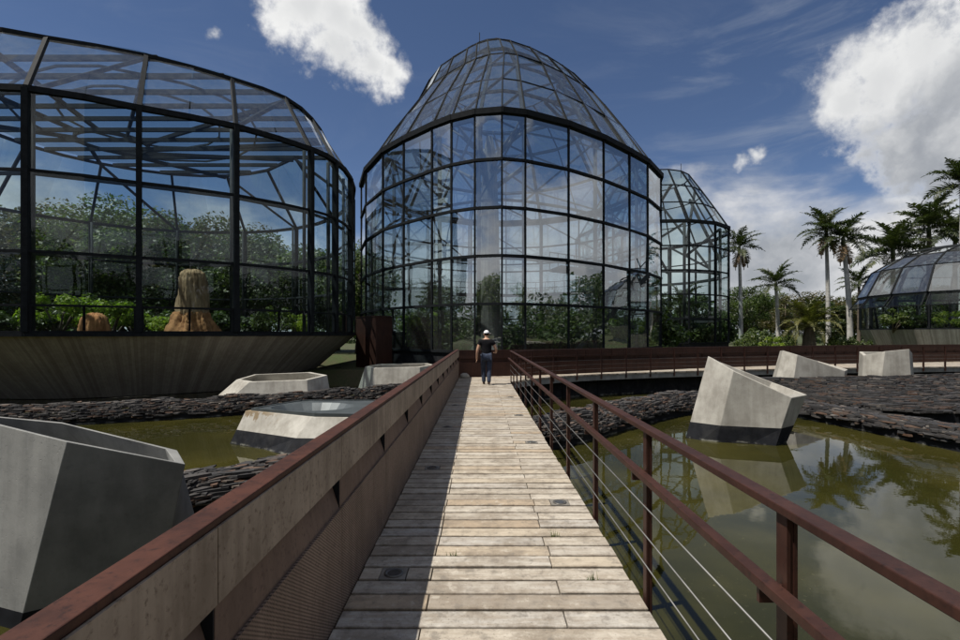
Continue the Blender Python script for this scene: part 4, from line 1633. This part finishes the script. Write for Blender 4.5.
PG = 'pale trunked palms behind the far walkway'
make_palm('palm_tree', ppos(741, 57), Hpx(252, 57), 'tall pale palm right beside the slender glass greenhouse', 'palm tree', PG, 1, 1.0, .2, lean=(-.2, 0))
make_palm('palm_tree', ppos(778.5, 50), Hpx(289, 50), 'short young palm with raised fronds, second palm from the slender greenhouse', 'palm tree', PG, 2, .92, .19, nf=16, lean=(-.25, 0))
make_palm('palm_tree', ppos(828.5, 54), Hpx(237, 54), 'tall straight pale palm, left one of the crossing pair', 'palm tree', PG, 3, 1.12, .21, nf=19, lean=(-.25, 0))
make_palm('palm_tree', ppos(850.5, 52), Hpx(245, 52), 'tall leaning pale palm, right one of the crossing pair', 'palm tree', PG, 4, 1.12, .25, nf=19, lean=(-.75, 0))
make_palm('date_palm', ppos(809, 47), Hpx(327, 47), 'broad bushy yellow green date palm with short stout trunk', 'palm tree', None, 5, 1.02, .55, 'd', 40, trunk_mat='bark', shaft=False)
make_palm('palm_tree', ppos(859, 66), Hpx(288, 66), 'thin dark distant palm just left of the low right greenhouse', 'palm tree', PG, 6, 1.05, .2, nf=16, trunk_mat='bark')
make_palm('palm_tree', ppos(893, 64), Hpx(258, 64), 'wide spreading palm rising behind left end of low right greenhouse', 'palm tree', PG, 7, 1.7, .3, nf=26, trunk_mat='bark')
make_palm('palm_tree', ppos(929, 66), Hpx(236, 66), 'dense dark palm rising behind middle of low right greenhouse roof', 'palm tree', PG, 8, 1.7, .3, nf=26, trunk_mat='bark')
make_palm('palm_tree', ppos(962, 56), Hpx(190, 56), 'tallest palm, cut off by the upper right picture edge', 'palm tree', PG, 9, 1.35, .25, nf=24)
make_palm('palm_tree', ppos(955, 70), Hpx(240, 70), 'dark palm behind low right greenhouse, right of the dense dark palm', 'palm tree', PG, 10, 1.6, .3, nf=22, trunk_mat='bark')

TG = 'broadleaf trees around the greenhouses'
T1 = make_tree('broadleaf_tree', 41, 10, 4.0, 2.6, M['leaf_dark'], 46, 190, .30)
T2 = make_tree('broadleaf_tree', 42, 10, 4.4, 2.2, M['leaf_mid'], 50, 190, .28)
T3 = make_tree('broadleaf_tree', 43, 10, 4.2, 2.0, M['leaf_olive'], 50, 190, .27)
T4 = make_tree('broadleaf_tree', 44, 10, 3.2, 1.8, M['leaf_dark'], 44, 200, .30)
T5 = make_tree('broadleaf_tree', 45, 14, 6.4, 2.4, M['leaf_dark'], 95, 230, .34, .3)
T6 = make_tree('broadleaf_tree', 46, 14, 6.4, 2.0, M['leaf_mid'], 95, 230, .32, .3)
T7 = make_tree('broadleaf_tree', 47, 14, 6.2, 2.2, M['leaf_olive'], 95, 230, .30, .3)
protos = {'bigdark': T5, 'bigmid': T6, 'bigolive': T7, 'dark': T1, 'mid': T2, 'olive': T3, 'slim': T4}
used = set()


def place_tree(kind, px, D, ytop, label, seed, x=None, wide=1.0, z=-.2):
    rng = random.Random(seed)
    p = protos[kind]
    o = p if kind not in used else copy_tree(p)
    used.add(kind)
    h = Hpx(ytop, D, z)
    s = h / (14 if kind.startswith('big') else 10)
    o.location = ppos(px, D, z) if x is None else (x, D, z)
    o.scale = (s * wide, s * wide, s)
    o.rotation_euler = (0, 0, rng.uniform(0, 6.28))
    tag(o, label, 'tree', TG)
    return o


# right-hand tree line
place_tree('mid', 743, 66, 282, 'bright green round tree behind the palm beside the slender greenhouse', 1)
place_tree('dark', 765, 74, 289, 'dark tree above the short young palm, left of the date palm', 2, wide=1.1)
place_tree('olive', 787, 68, 292, 'olive brown tree between the short palm and the date palm', 3, wide=1.15)
place_tree('olive', 813, 76, 289, 'olive brown tree directly behind the broad date palm', 4, wide=1.2)
place_tree('slim', 832, 70, 296, 'dark narrow tree behind the crossing pair of palms', 5, wide=1.2)
place_tree('olive', 850, 72, 293, 'olive brown tree right of the crossing pair of palms', 6, wide=1.1)
place_tree('dark', 872, 78, 287, 'dark tree behind the left end of the low right greenhouse', 7, wide=1.2)
place_tree('mid', 905, 76, 283, 'green tree seen through the low right greenhouse, left part', 8, wide=1.2)
place_tree('dark', 940, 74, 281, 'dark tree seen through the low right greenhouse, right part', 9, wide=1.2)
# seen through and between the greenhouses
place_tree('bigmid', 357, 47, 238, 'green tree in the gap between left and middle greenhouses', 10, wide=.9)
place_tree('bigmid', 338, 55, 262, 'green tree seen through the right end of the left greenhouse', 11, wide=1.12)
place_tree('bigdark', 300, 53, 240, 'dark tree behind the left greenhouse, right of the thatched mound', 12, wide=1.12)
place_tree('bigdark', 262, 49, 226, 'dark tree behind the left greenhouse, near its middle column', 13, wide=1.12)
place_tree('bigolive', 222, 53, 212, 'tall olive tree directly behind the thatched mound', 14, wide=1.12)
place_tree('bigdark', 180, 49, 205, 'dark tree behind the left greenhouse, just left of the thatched mound', 15, wide=1.12)
place_tree('bigmid', 140, 52, 200, 'tall green tree behind the left greenhouse, right of the ochre mound', 16, wide=1.12)
place_tree('bigmid', 98, 49, 196, 'tall green tree directly behind the small ochre mound', 17, wide=1.12)
place_tree('bigolive', 58, 51, 198, 'tall olive tree behind the left greenhouse, left of the ochre mound', 18, wide=1.12)
place_tree('bigdark', 12, 50, 205, 'dark tree behind the left greenhouse, at the left picture edge', 19, wide=1.12)
place_tree('dark', 400, 62, 276, 'dark tree seen through the left flank of the tallest greenhouse', 20, wide=1.2)
place_tree('mid', 440, 64, 282, 'green tree seen through the tallest greenhouse, left of the giant trunk', 21, wide=1.2)
place_tree('olive', 545, 62, 284, 'olive tree seen through the tallest greenhouse, right of the giant trunk', 22, wide=1.2)
place_tree('dark', 605, 64, 274, 'dark tree seen through the right half of the tallest greenhouse', 23, wide=1.2)
place_tree('mid', 650, 68, 284, 'green tree seen through the right flank of the tallest greenhouse', 24, wide=1.2)
place_tree('dark', 695, 74, 290, 'dark tree seen through the slender greenhouse', 25, wide=1.2)
# behind the camera: mirrored in the glass
for i, (x, yb, h, kd, lb) in enumerate([(8, -20, 13, 'dark', 'tall dark tree across the pond, mirrored in the tallest greenhouse'),
                                        (-14, -17, 11, 'mid', 'green tree across the pond, mirrored left of the giant trunk'),
                                        (19, -16, 12, 'slim', 'slim dark tree across the pond, mirrored in the right flank panes'),
                                        (-2, -26, 12, 'olive', 'olive tree across the pond, mirrored in the middle panes'),
                                        (-28, -15, 12, 'dark', 'dark tree across the pond, mirrored in the left greenhouse'),
                                        (30, -12, 11, 'mid', 'green tree across the pond, mirrored in the slender greenhouse')]):
    o = copy_tree(protos[kd])
    o.location = (x, yb, -.2)
    o.scale = (h / 10 * 1.15, h / 10 * 1.15, h / 10)
    tag(o, lb, 'tree', 'trees across the pond behind the viewer')

# far wood closing the horizon
rngn = np.random.default_rng(77)
cen, rad = [], []
for k in range(420):
    a = R(rngn.uniform(-75, 75))
    D = rngn.uniform(98, 150)
    cen.append(np.array([math.sin(a) * D, math.cos(a) * D, rngn.uniform(.5, 6.5)]))
    rad.append(rngn.uniform(2.2, 4.2))
for k in range(900):
    a = R(rngn.uniform(62, 298))
    D = rngn.uniform(62, 92)
    if abs(math.sin(a) * D) < 50 and math.cos(a) * D < 0:
        D *= .68
    cen.append(np.array([math.sin(a) * D, math.cos(a) * D, rngn.uniform(.3, 12.5) * D / 80]))
    rad.append(rngn.uniform(2.2, 4.2))
wood = quads('far_wood', leaf_cloud(cen, rad, 150, .9, rngn), M['leaf_dark'])
tag(wood, kind='stuff')

# shrubs
SH1 = make_shrub('leafy_shrub', 51, 2.0, 1.1, M['leaf_bright'], 18, 120, .17)
SH2 = make_shrub('leafy_shrub', 52, 2.0, 1.2, M['leaf_mid'], 18, 130, .17)
SH3 = make_shrub('leafy_shrub', 53, 2.0, 1.0, M['leaf_dark'], 18, 130, .18)
sp = {'b': SH1, 'm': SH2, 'd': SH3}
sused = set()


def place_shrub(kind, px, D, ytop, z, label, group, wide=1.0, seed=0):
    o = sp[kind] if kind not in sused else copy_tree(sp[kind])
    sused.add(kind)
    h = Hpx(ytop, D, z)
    o.location = ppos(px, D, z)
    o.scale = (h / 2 * wide, h / 2 * wide, h / 2)
    o.rotation_euler = (0, 0, seed * 1.7 + px)
    tag(o, label, 'shrub', group)


G0 = 'plants inside the left greenhouse'
place_shrub('b', 58, 27, 284, 1.45, 'bright feathery shrub inside left greenhouse, left of the ochre mound', G0, .9, 1)
place_shrub('b', 112, 26, 291, 1.45, 'bright shrub inside left greenhouse, right of the ochre mound', G0, 1.0, 2)
place_shrub('m', 82, 30, 289, 1.45, 'mid green shrub inside left greenhouse, behind the ochre mound', G0, 1.1, 3)
place_shrub('b', 163, 23, 311, 1.45, 'small yellow green shrub at the left foot of the thatched mound', G0, 1.1, 4)
place_shrub('d', 240, 27, 300, 1.45, 'dark shrub inside left greenhouse, right of the thatched mound', G0, 1.3, 5)
place_shrub('m', 275, 26, 303, 1.45, 'green shrub inside left greenhouse near its right corner column', G0, .9, 6)
place_shrub('b', 297, 28, 308, 1.45, 'pale slender shrub inside the right end of left greenhouse', G0, .8, 7)
place_shrub('d', 135, 32, 286, 1.45, 'dark tall shrub inside left greenhouse between the two mounds', G0, 1.2, 8)
place_shrub('d', 20, 26, 300, 1.45, 'dark shrub inside left greenhouse at the left picture edge', G0, 1.2, 9)
G1 = 'plants inside the tallest greenhouse'
for i, (kd, px, D, yt, wd, lb) in enumerate([
        ('m', 402, 34, 300, 1.0, 'green shrub inside tallest greenhouse at its far left'),
        ('b', 424, 32, 303, .9, 'bright fern shrub inside tallest greenhouse, left of the walking person'),
        ('m', 448, 31, 312, 1.0, 'green shrub inside tallest greenhouse, just left of the walking person'),
        ('d', 466, 36, 290, 1.0, 'dark tall shrub inside tallest greenhouse, touching the giant trunk'),
        ('d', 530, 30, 300, 1.0, 'dark shrub inside tallest greenhouse behind the railing end'),
        ('d', 556, 34, 285, 1.1, 'dark tall shrub inside the widest panes of the tallest greenhouse'),
        ('m', 590, 33, 302, 1.1, 'green shrub inside tallest greenhouse, right of the widest panes'),
        ('b', 618, 36, 304, .9, 'bright shrub inside the right half of the tallest greenhouse'),
        ('m', 640, 38, 296, 1.0, 'green shrub inside the right flank of the tallest greenhouse')]):
    place_shrub(kd, px, D, yt, -.1, lb, G1, wd, 20 + i)
place_shrub('m', 685, 54, 312, -.1, 'green shrub inside the slender greenhouse, left part', 'plants inside the slender greenhouse', 1.0, 40)
place_shrub('d', 708, 55, 306, -.1, 'dark shrub inside the slender greenhouse, right part', 'plants inside the slender greenhouse', 1.0, 41)
G3 = 'plants inside the low right greenhouse'
place_shrub('m', 893, 46, 306, 1.9, 'green shrub inside low right greenhouse, at its left end', G3, 1.0, 42)
place_shrub('d', 918, 47, 302, 1.9, 'dark shrub inside low right greenhouse, in the middle', G3, 1.0, 43)
place_shrub('b', 948, 45, 306, 1.9, 'bright shrub inside low right greenhouse, near the picture edge', G3, .9, 44)
G4 = 'low shrubs behind the far fence'
for i, (kd, px, D, yt, lb) in enumerate([
        ('m', 745, 44, 332, 'low bright shrub behind the far fence below the leftmost palm'),
        ('m', 757, 46, 322, 'green shrub behind the far fence between first and second palms'),
        ('b', 771, 45, 329, 'low bright shrub behind the far fence left of the short palm'),
        ('m', 790, 47, 327, 'green shrub behind the far fence right of the short palm'),
        ('m', 838, 46, 328, 'green shrub behind the far fence between the crossing pair of palms'),
        ('d', 858, 46, 326, 'dark shrub behind the far fence left of the low greenhouse bowl'),
        ('m', 668, 44, 336, 'low shrub at the foot of the glass between the two tall greenhouses')]):
    place_shrub(kd, px, D, yt + 3, -.2, lb, G4, .8, 50 + i)
place_shrub('d', 338, 27, 366, -.25, 'low dark shrub on the bank below the concrete bowl', 'low shrubs below the rust wall', 1.5, 60)

# tropical palms inside the glass
make_palm('indoor_palm', (-3.2, 32, -.1), 3.2, 'green indoor palm inside the left half of tallest greenhouse', 'palm tree', G1, 61, .75, .1, nf=14, trunk_mat='bark')
make_palm('indoor_palm', (8.6, 36.5, -.1), 5.0, 'tall indoor palm inside the right half of tallest greenhouse', 'palm tree', G1, 62, .9, .12, nf=14, trunk_mat='bark')
make_palm('indoor_palm', (21.5, 54, -.1), 4.2, 'indoor palm inside the slender greenhouse', 'palm tree', 'plants inside the slender greenhouse', 63, 1.1, .14, nf=14, trunk_mat='bark')

# giant trunk in the tallest greenhouse
rngt = random.Random(9)
gt = empty('giant_tree', (.55, 32, -.12), 'giant grey tree trunk with bare upper branches inside the tallest greenhouse', 'tree')
g = MB()
prof = [(1.35, -.2), (1.05, .5), (.80, 1.5), (.70, 3.0), (.64, 6), (.58, 9), (.50, 11.5), (.40, 13.2), (.2, 14.4)]
g.lathe((.55, 32, -.12), prof, 20, .06, rngt)
for k in range(9):
    a = k * 2 * math.pi / 9 + .2
    b0 = Vector((.55, 32, 10.8 + (k % 3) * .9))
    b1 = b0 + Vector((math.cos(a) * 1.5, math.sin(a) * 1.5, 1.1))
    b2 = b1 + Vector((math.cos(a + .3) * 1.6, math.sin(a + .3) * 1.6, 1.0))
    g.tube([b0, b1, b2], [.22, .13, .05], 7)
    g.tube([b1, b1 + Vector((math.cos(a - .7) * 1.2, math.sin(a - .7) * 1.2, .8))], [.1, .04], 6)
g.build('trunk', M['big_trunk'], gt, True)
for k in range(5):
    a = 2 * math.pi * k / 5
    MB().tube([(.55 + math.cos(a) * .7, 32 + math.sin(a) * .7, 1.2), (.55 + math.cos(a) * 1.3, 32 + math.sin(a) * 1.3, .4), (.55 + math.cos(a) * 2.1, 32 + math.sin(a) * 2.1, -.1)],
              [.3, .28, .1], 8).build('root', M['big_trunk'], gt, True)

# mounds in the left greenhouse
rngm = random.Random(5)


def fluted(c, prof, n, rng, fl):
    g = MB()
    base = 0
    for r, z in prof:
        for k in range(n):
            a = 2 * math.pi * k / n
            q = r * (1 + fl * math.sin(9 * a + z) + fl * .7 * math.sin(23 * a + 2 * z) + fl * math.sin(3 * a + 3 * z) + rng.uniform(-.05, .05))
            g.v.append((c[0] + math.cos(a) * q, c[1] + math.sin(a) * q, c[2] + z + rng.uniform(-.05, .05)))
    for i in range(len(prof) - 1):
        for k in range(n):
            k2 = (k + 1) % n
            g.f.append((i * n + k, i * n + k2, (i + 1) * n + k2, (i + 1) * n + k))
    g.f.append(tuple((len(prof) - 1) * n + k for k in range(n)))
    return g


mc = ppos(193, 22, 1.45)
mo = empty('thatched_mound', mc, 'tall round topped thatched mound on a ragged earth base, inside left greenhouse', 'mound')
KM = 1.18


def dense(pr, m=4):
    o_ = []
    for (r0, z0), (r1, z1) in zip(pr[:-1], pr[1:]):
        o_ += [(r0 + (r1 - r0) * q / m, z0 + (z1 - z0) * q / m) for q in range(m)]
    return o_ + [pr[-1]]


fluted(mc, dense([(r * KM, z * KM) for r, z in [(.53, .78), (.52, 1.2), (.47, 1.8), (.44, 2.2), (.38, 2.42), (.27, 2.52), (.05, 2.56)]]), 90, rngm, .05).build('thatched_body', M['thatch'], mo, True)
fluted(mc, dense([(r * KM, z * KM) for r, z in [(1.05, -.05), (.92, .15), (.75, .45), (.62, .72), (.54, .95), (.45, 1.0)]]), 90, rngm, .09).build('earth_base', M['ochre'], mo, True)
mc = ppos(95, 23, 1.45)
o = fluted(mc, dense([(.62, -.05), (.60, .4), (.52, .75), (.42, 1.0), (.25, 1.12), (.05, 1.15)]), 70, rngm, .07).build('earth_mound', M['ochre'], None, True)
tag(o, 'short ochre earth mound inside left greenhouse, left of the thatched mound', 'mound')

# ------------------------------------------------------------------ walking person
PX, PY = .18, 16.3
pe = empty('person', (PX, PY, 0), 'person in white cap, black t-shirt and dark jeans walking away along the boardwalk', 'person')
M['skin'] = m_plain('warm_skin', (0.46, 0.27, 0.18), 0.55, .1)
M['shirt'] = m_plain('black_cotton', (0.012, 0.012, 0.014), 0.9, .3, 25)
M['jeans'] = m_plain('dark_denim', (0.022, 0.032, 0.060), 0.9, .35, 20)
M['cap'] = m_plain('white_cap_cloth', (0.72, 0.72, 0.74), 0.85, .08)
M['shoe'] = m_plain('dark_leather', (0.035, 0.018, 0.012), 0.5, .3)
M['hair'] = m_plain('short_dark_hair', (0.02, 0.014, 0.01), 0.7, .3)


def skinned(name, pts, edges, rad, mat, parent, sub=2, root=0):
    me = bpy.data.meshes.new(name)
    o0 = origin(parent)
    me.from_pydata([tuple(Vector(p) + Vector((PX, PY, 0)) - o0) for p in pts], edges, [])
    me.materials.append(mat)
    o = bpy.data.objects.new(name, me)
    col.objects.link(o)
    o.parent = parent
    sk = o.modifiers.new('skin', 'SKIN')
    sk.use_smooth_shade = True
    lay = me.skin_vertices[0] if me.skin_vertices else None
    if lay is None:
        bpy.context.view_layer.objects.active = o
        bpy.ops.mesh.customdata_skin_add()
        lay = me.skin_vertices[0]
    for i, r in enumerate(rad):
        lay.data[i].radius = r if hasattr(r, '__len__') else (r, r)
        lay.data[i].use_root = (i == root)
    sb = o.modifiers.new('sub', 'SUBSURF')
    sb.levels = sub
    sb.render_levels = sub
    return o


# joints (walking away, +y ahead): left leg ahead, right foot back; right forearm raised
J = {'pel': (0, 0, .93), 'wai': (0, .01, 1.08), 'che': (0, .015, 1.30), 'clav': (0, .02, 1.43), 'nek': (0, .03, 1.51), 'hd0': (0, .045, 1.58), 'hd1': (0, .05, 1.66), 'hd2': (.0, .05, 1.735),
     'lsh': (-.20, .015, 1.40), 'lel': (-.295, -.03, 1.12), 'lwr': (-.315, .03, .87),
     'rsh': (.20, .015, 1.40), 'rel': (.31, -.02, 1.14), 'rwr': (.31, .20, 1.03),
     'lhi': (-.095, 0, .90), 'lkn': (-.10, .16, .50), 'lan': (-.085, .10, .10), 'lto': (-.09, .24, .04),
     'rhi': (.095, 0, .90), 'rkn': (.085, -.02, .49), 'ran': (.075, -.20, .12), 'rto': (.08, -.06, .035)}
names = list(J)
ix = {k: i for i, k in enumerate(names)}
E = [('pel', 'wai'), ('wai', 'che'), ('che', 'clav'), ('clav', 'nek'), ('nek', 'hd0'), ('hd0', 'hd1'), ('hd1', 'hd2'), ('clav', 'lsh'), ('lsh', 'lel'), ('lel', 'lwr'),
     ('clav', 'rsh'), ('rsh', 'rel'), ('rel', 'rwr'), ('pel', 'lhi'), ('lhi', 'lkn'), ('lkn', 'lan'), ('lan', 'lto'), ('pel', 'rhi'), ('rhi', 'rkn'), ('rkn', 'ran'), ('ran', 'rto')]
rad = {'pel': (.155, .115), 'wai': (.155, .11), 'che': (.185, .12), 'clav': (.125, .09), 'nek': .06, 'hd0': (.068, .078), 'hd1': (.078, .094), 'hd2': (.06, .072), 'lsh': .07, 'lel': .05, 'lwr': .034,
       'rsh': .07, 'rel': .05, 'rwr': .034, 'lhi': .105, 'lkn': .068, 'lan': .042, 'lto': .03, 'rhi': .105, 'rkn': .068, 'ran': .042, 'rto': .03}
pts = [J[k] for k in names]
edges = [(ix[a], ix[b]) for a, b in E]
rads = [rad[k] for k in names]
# hands: palm and five fingers grown on the wrists
for wr, d, sd_ in (('lwr', Vector((-.02, .06, -1)).normalized(), 1), ('rwr', Vector((-.35, .85, .1)).normalized(), -1)):
    p = Vector(J[wr])
    b = len(pts)
    acr = d.cross(Vector((1, 0, 0))).normalized() if wr == 'lwr' else d.cross(Vector((0, 0, 1))).normalized()
    pts.append(tuple(p + d * .05))
    rads.append((.034, .018))
    edges.append((ix[wr], b))
    inn = d.cross(acr)
    for q in range(4):
        k0 = p + d * .085 + acr * (-.028 + .0187 * q)
        ln = (.062, .072, .068, .052)[q]
        k1 = k0 + d * ln * .55 + inn * .01
        k2 = k1 + d * ln * .4 + inn * .022
        i0 = len(pts)
        pts += [tuple(k0), tuple(k1), tuple(k2)]
        rads += [.0095, .0085, .007]
        edges += [(b, i0), (i0, i0 + 1), (i0 + 1, i0 + 2)]
    i0 = len(pts)
    pts += [tuple(p + d * .045 - acr * .042), tuple(p + d * .078 - acr * .058 + inn * .012)]
    rads += [.011, .009]
    edges += [(b, i0), (i0, i0 + 1)]
skinned('body', pts, edges, rads, M['skin'], pe)


def sub_skel(keys, scale, extra=None):
    p_ = [J[k] for k in keys]
    e_ = [(keys.index(a), keys.index(b)) for a, b in E if a in keys and b in keys]
    r_ = []
    for k in keys:
        r = rad[k]
        r_.append(tuple(x * scale for x in r) if hasattr(r, '__len__') else (r * scale, r * scale))
    return p_, e_, r_


J2 = dict(J)
# shirt: torso and half sleeves
ks = ['pel', 'wai', 'che', 'clav', 'lsh', 'rsh']
p_, e_, r_ = sub_skel(ks, 1.16)
p_[0] = (0, 0, .88)
r_[3] = (.165, .115)
r_[4] = r_[5] = (.092, .092)
p_.append((0, .025, 1.475))
r_.append((.080, .078))
e_.append((3, 6))
for s, el in (('lsh', 'lel'), ('rsh', 'rel')):
    q = Vector(J[s]).lerp(Vector(J[el]), .55)
    p_.append(tuple(q))
    r_.append((.080, .080))
    e_.append((ks.index(s), len(p_) - 1))
skinned('t_shirt', p_, e_, r_, M['shirt'], pe)
ks = ['pel', 'lhi', 'lkn', 'lan', 'rhi', 'rkn', 'ran']
p_, e_, r_ = sub_skel(ks, 1.2)
p_ = [(x, y, z - (.03 if i == 0 else .05 if i in (3, 6) else 0)) for i, (x, y, z) in enumerate(p_)]
r_ = [r if i in (0, 1, 4) else (.084, .084) if i in (2, 5) else (.066, .066) for i, r in enumerate(r_)]
skinned('jeans', p_, e_, r_, M['jeans'], pe)
for an, to in (('lan', 'lto'), ('ran', 'rto')):
    a, t = Vector(J[an]), Vector(J[to])
    d = Vector((0, 1, (t.z - a.z) * .4)).normalized()
    heel = a + Vector((0, -.05, -.055))
    skinned('shoe', [tuple(heel), tuple(heel + Vector((0, .12, -.004))), tuple(heel + Vector((0, .23, -.012)))], [(0, 1), (1, 2)], [(.042, .042), (.046, .038), (.040, .026)], M['shoe'], pe)
hc = Vector((PX, PY + .05, 1.655))
g = MB()
nseg = 20
for j in range(7):
    a = j / 6 * math.pi / 2
    for k in range(nseg):
        b = 2 * math.pi * k / nseg
        g.v.append((hc.x + .094 * math.cos(a) * math.cos(b), hc.y + .108 * math.cos(a) * math.sin(b), hc.z + .025 + .098 * math.sin(a)))
for j in range(6):
    for k in range(nseg):
        k2 = (k + 1) % nseg
        g.f.append((j * nseg + k, j * nseg + k2, (j + 1) * nseg + k2, (j + 1) * nseg + k))
cp = g.build('cap', M['cap'], pe, True)
g = MB()       # peak turned to the right
for k in range(9):
    a = R(-25 + 100 * k / 8)
    g.v.append((hc.x + .088 * math.cos(a), hc.y + .10 * math.sin(a), hc.z + .03))
    g.v.append((hc.x + .165 * math.cos(a * .8 + .12), hc.y + .165 * math.sin(a * .8 + .12), hc.z + .012))
for k in range(8):
    g.f.append((2 * k, 2 * k + 1, 2 * k + 3, 2 * k + 2))
o = g.build('peak', M['cap'], cp, True)
m = o.modifiers.new('solid', 'SOLIDIFY')
m.thickness = .006
g = MB()
for j in range(5):
    z = hc.z + .025 - j * .018
    q = 1 - .04 * j
    for k in range(11):
        b = R(190 + 160 * k / 10)
        g.v.append((hc.x + .085 * q * math.cos(b), hc.y + .101 * q * math.sin(b), z))
for j in range(4):
    for k in range(10):
        g.f.append((j * 11 + k, (j + 1) * 11 + k, (j + 1) * 11 + k + 1, j * 11 + k + 1))
g.build('hair', M['hair'], pe, True)
g = MB()       # face: ears, nose, lips, eyes on the far side of the head
for s in (-1, 1):
    g.lathe((hc.x + s * .080, hc.y - .005, hc.z - .025), [(.006, -.028), (.016, -.015), (.018, .01), (.010, .026)], 10)
g.tube([hc + Vector((0, .088, .005)), hc + Vector((0, .112, -.03)), hc + Vector((0, .092, -.04))], [.008, .014, .006], 8)
g.tube([hc + Vector((-.025, .088, -.065)), hc + Vector((0, .097, -.066)), hc + Vector((.025, .088, -.065))], [.003, .006, .003], 6)
for s in (-1, 1):
    g.lathe((hc.x + s * .032, hc.y + .084, hc.z + .0), [(.004, -.008), (.010, 0), (.004, .008)], 8)
g.build('face', M['skin'], pe, True)

# pale stone at the foot of the fence end
rs = random.Random(3)
o = MB().lathe((-.62, 18.75, 0), [(.17, 0), (.19, .06), (.15, .14), (.07, .185), (.02, .19)], 12, .1, rs).build('stone', M['conc'], None, True)
tag(o, 'small pale boulder on the boardwalk at the far fence corner', 'stone')
# weeds in the plank joints
def tuft(x, y, label, n, seed):
    rg = np.random.default_rng(seed)
    V = []
    for k in range(n):
        a = rg.uniform(0, 6.28)
        l = rg.uniform(.02, .055)
        b = np.array([x + rg.normal(0, .02), y + rg.normal(0, .006), -.005])
        d = np.array([math.cos(a) * .6, math.sin(a) * .6, 1.0]) * l
        wv = np.array([-math.sin(a), math.cos(a), 0]) * .0025
        V.append([b - wv, b + wv, b + d + wv * .2, b + d - wv * .2])
    o = quads('weed_tuft', np.array(V), M['leaf_mid'])
    tag(o, label, 'weed', 'weeds in the boardwalk joints')


for x, k, lb, n in ((.63, 30, 'largest green weed tuft in a plank joint, nearest on the right', 70), (.60, 39, 'small weed tuft in a plank joint near the right deck edge', 26),
                    (.74, 35, 'small weed at the very right end of a plank joint', 22), (-.2, 37, 'tiny weed in a plank joint at the shadow edge', 16)):
    tuft(x, rows_y[k] + .003, lb, n, k)
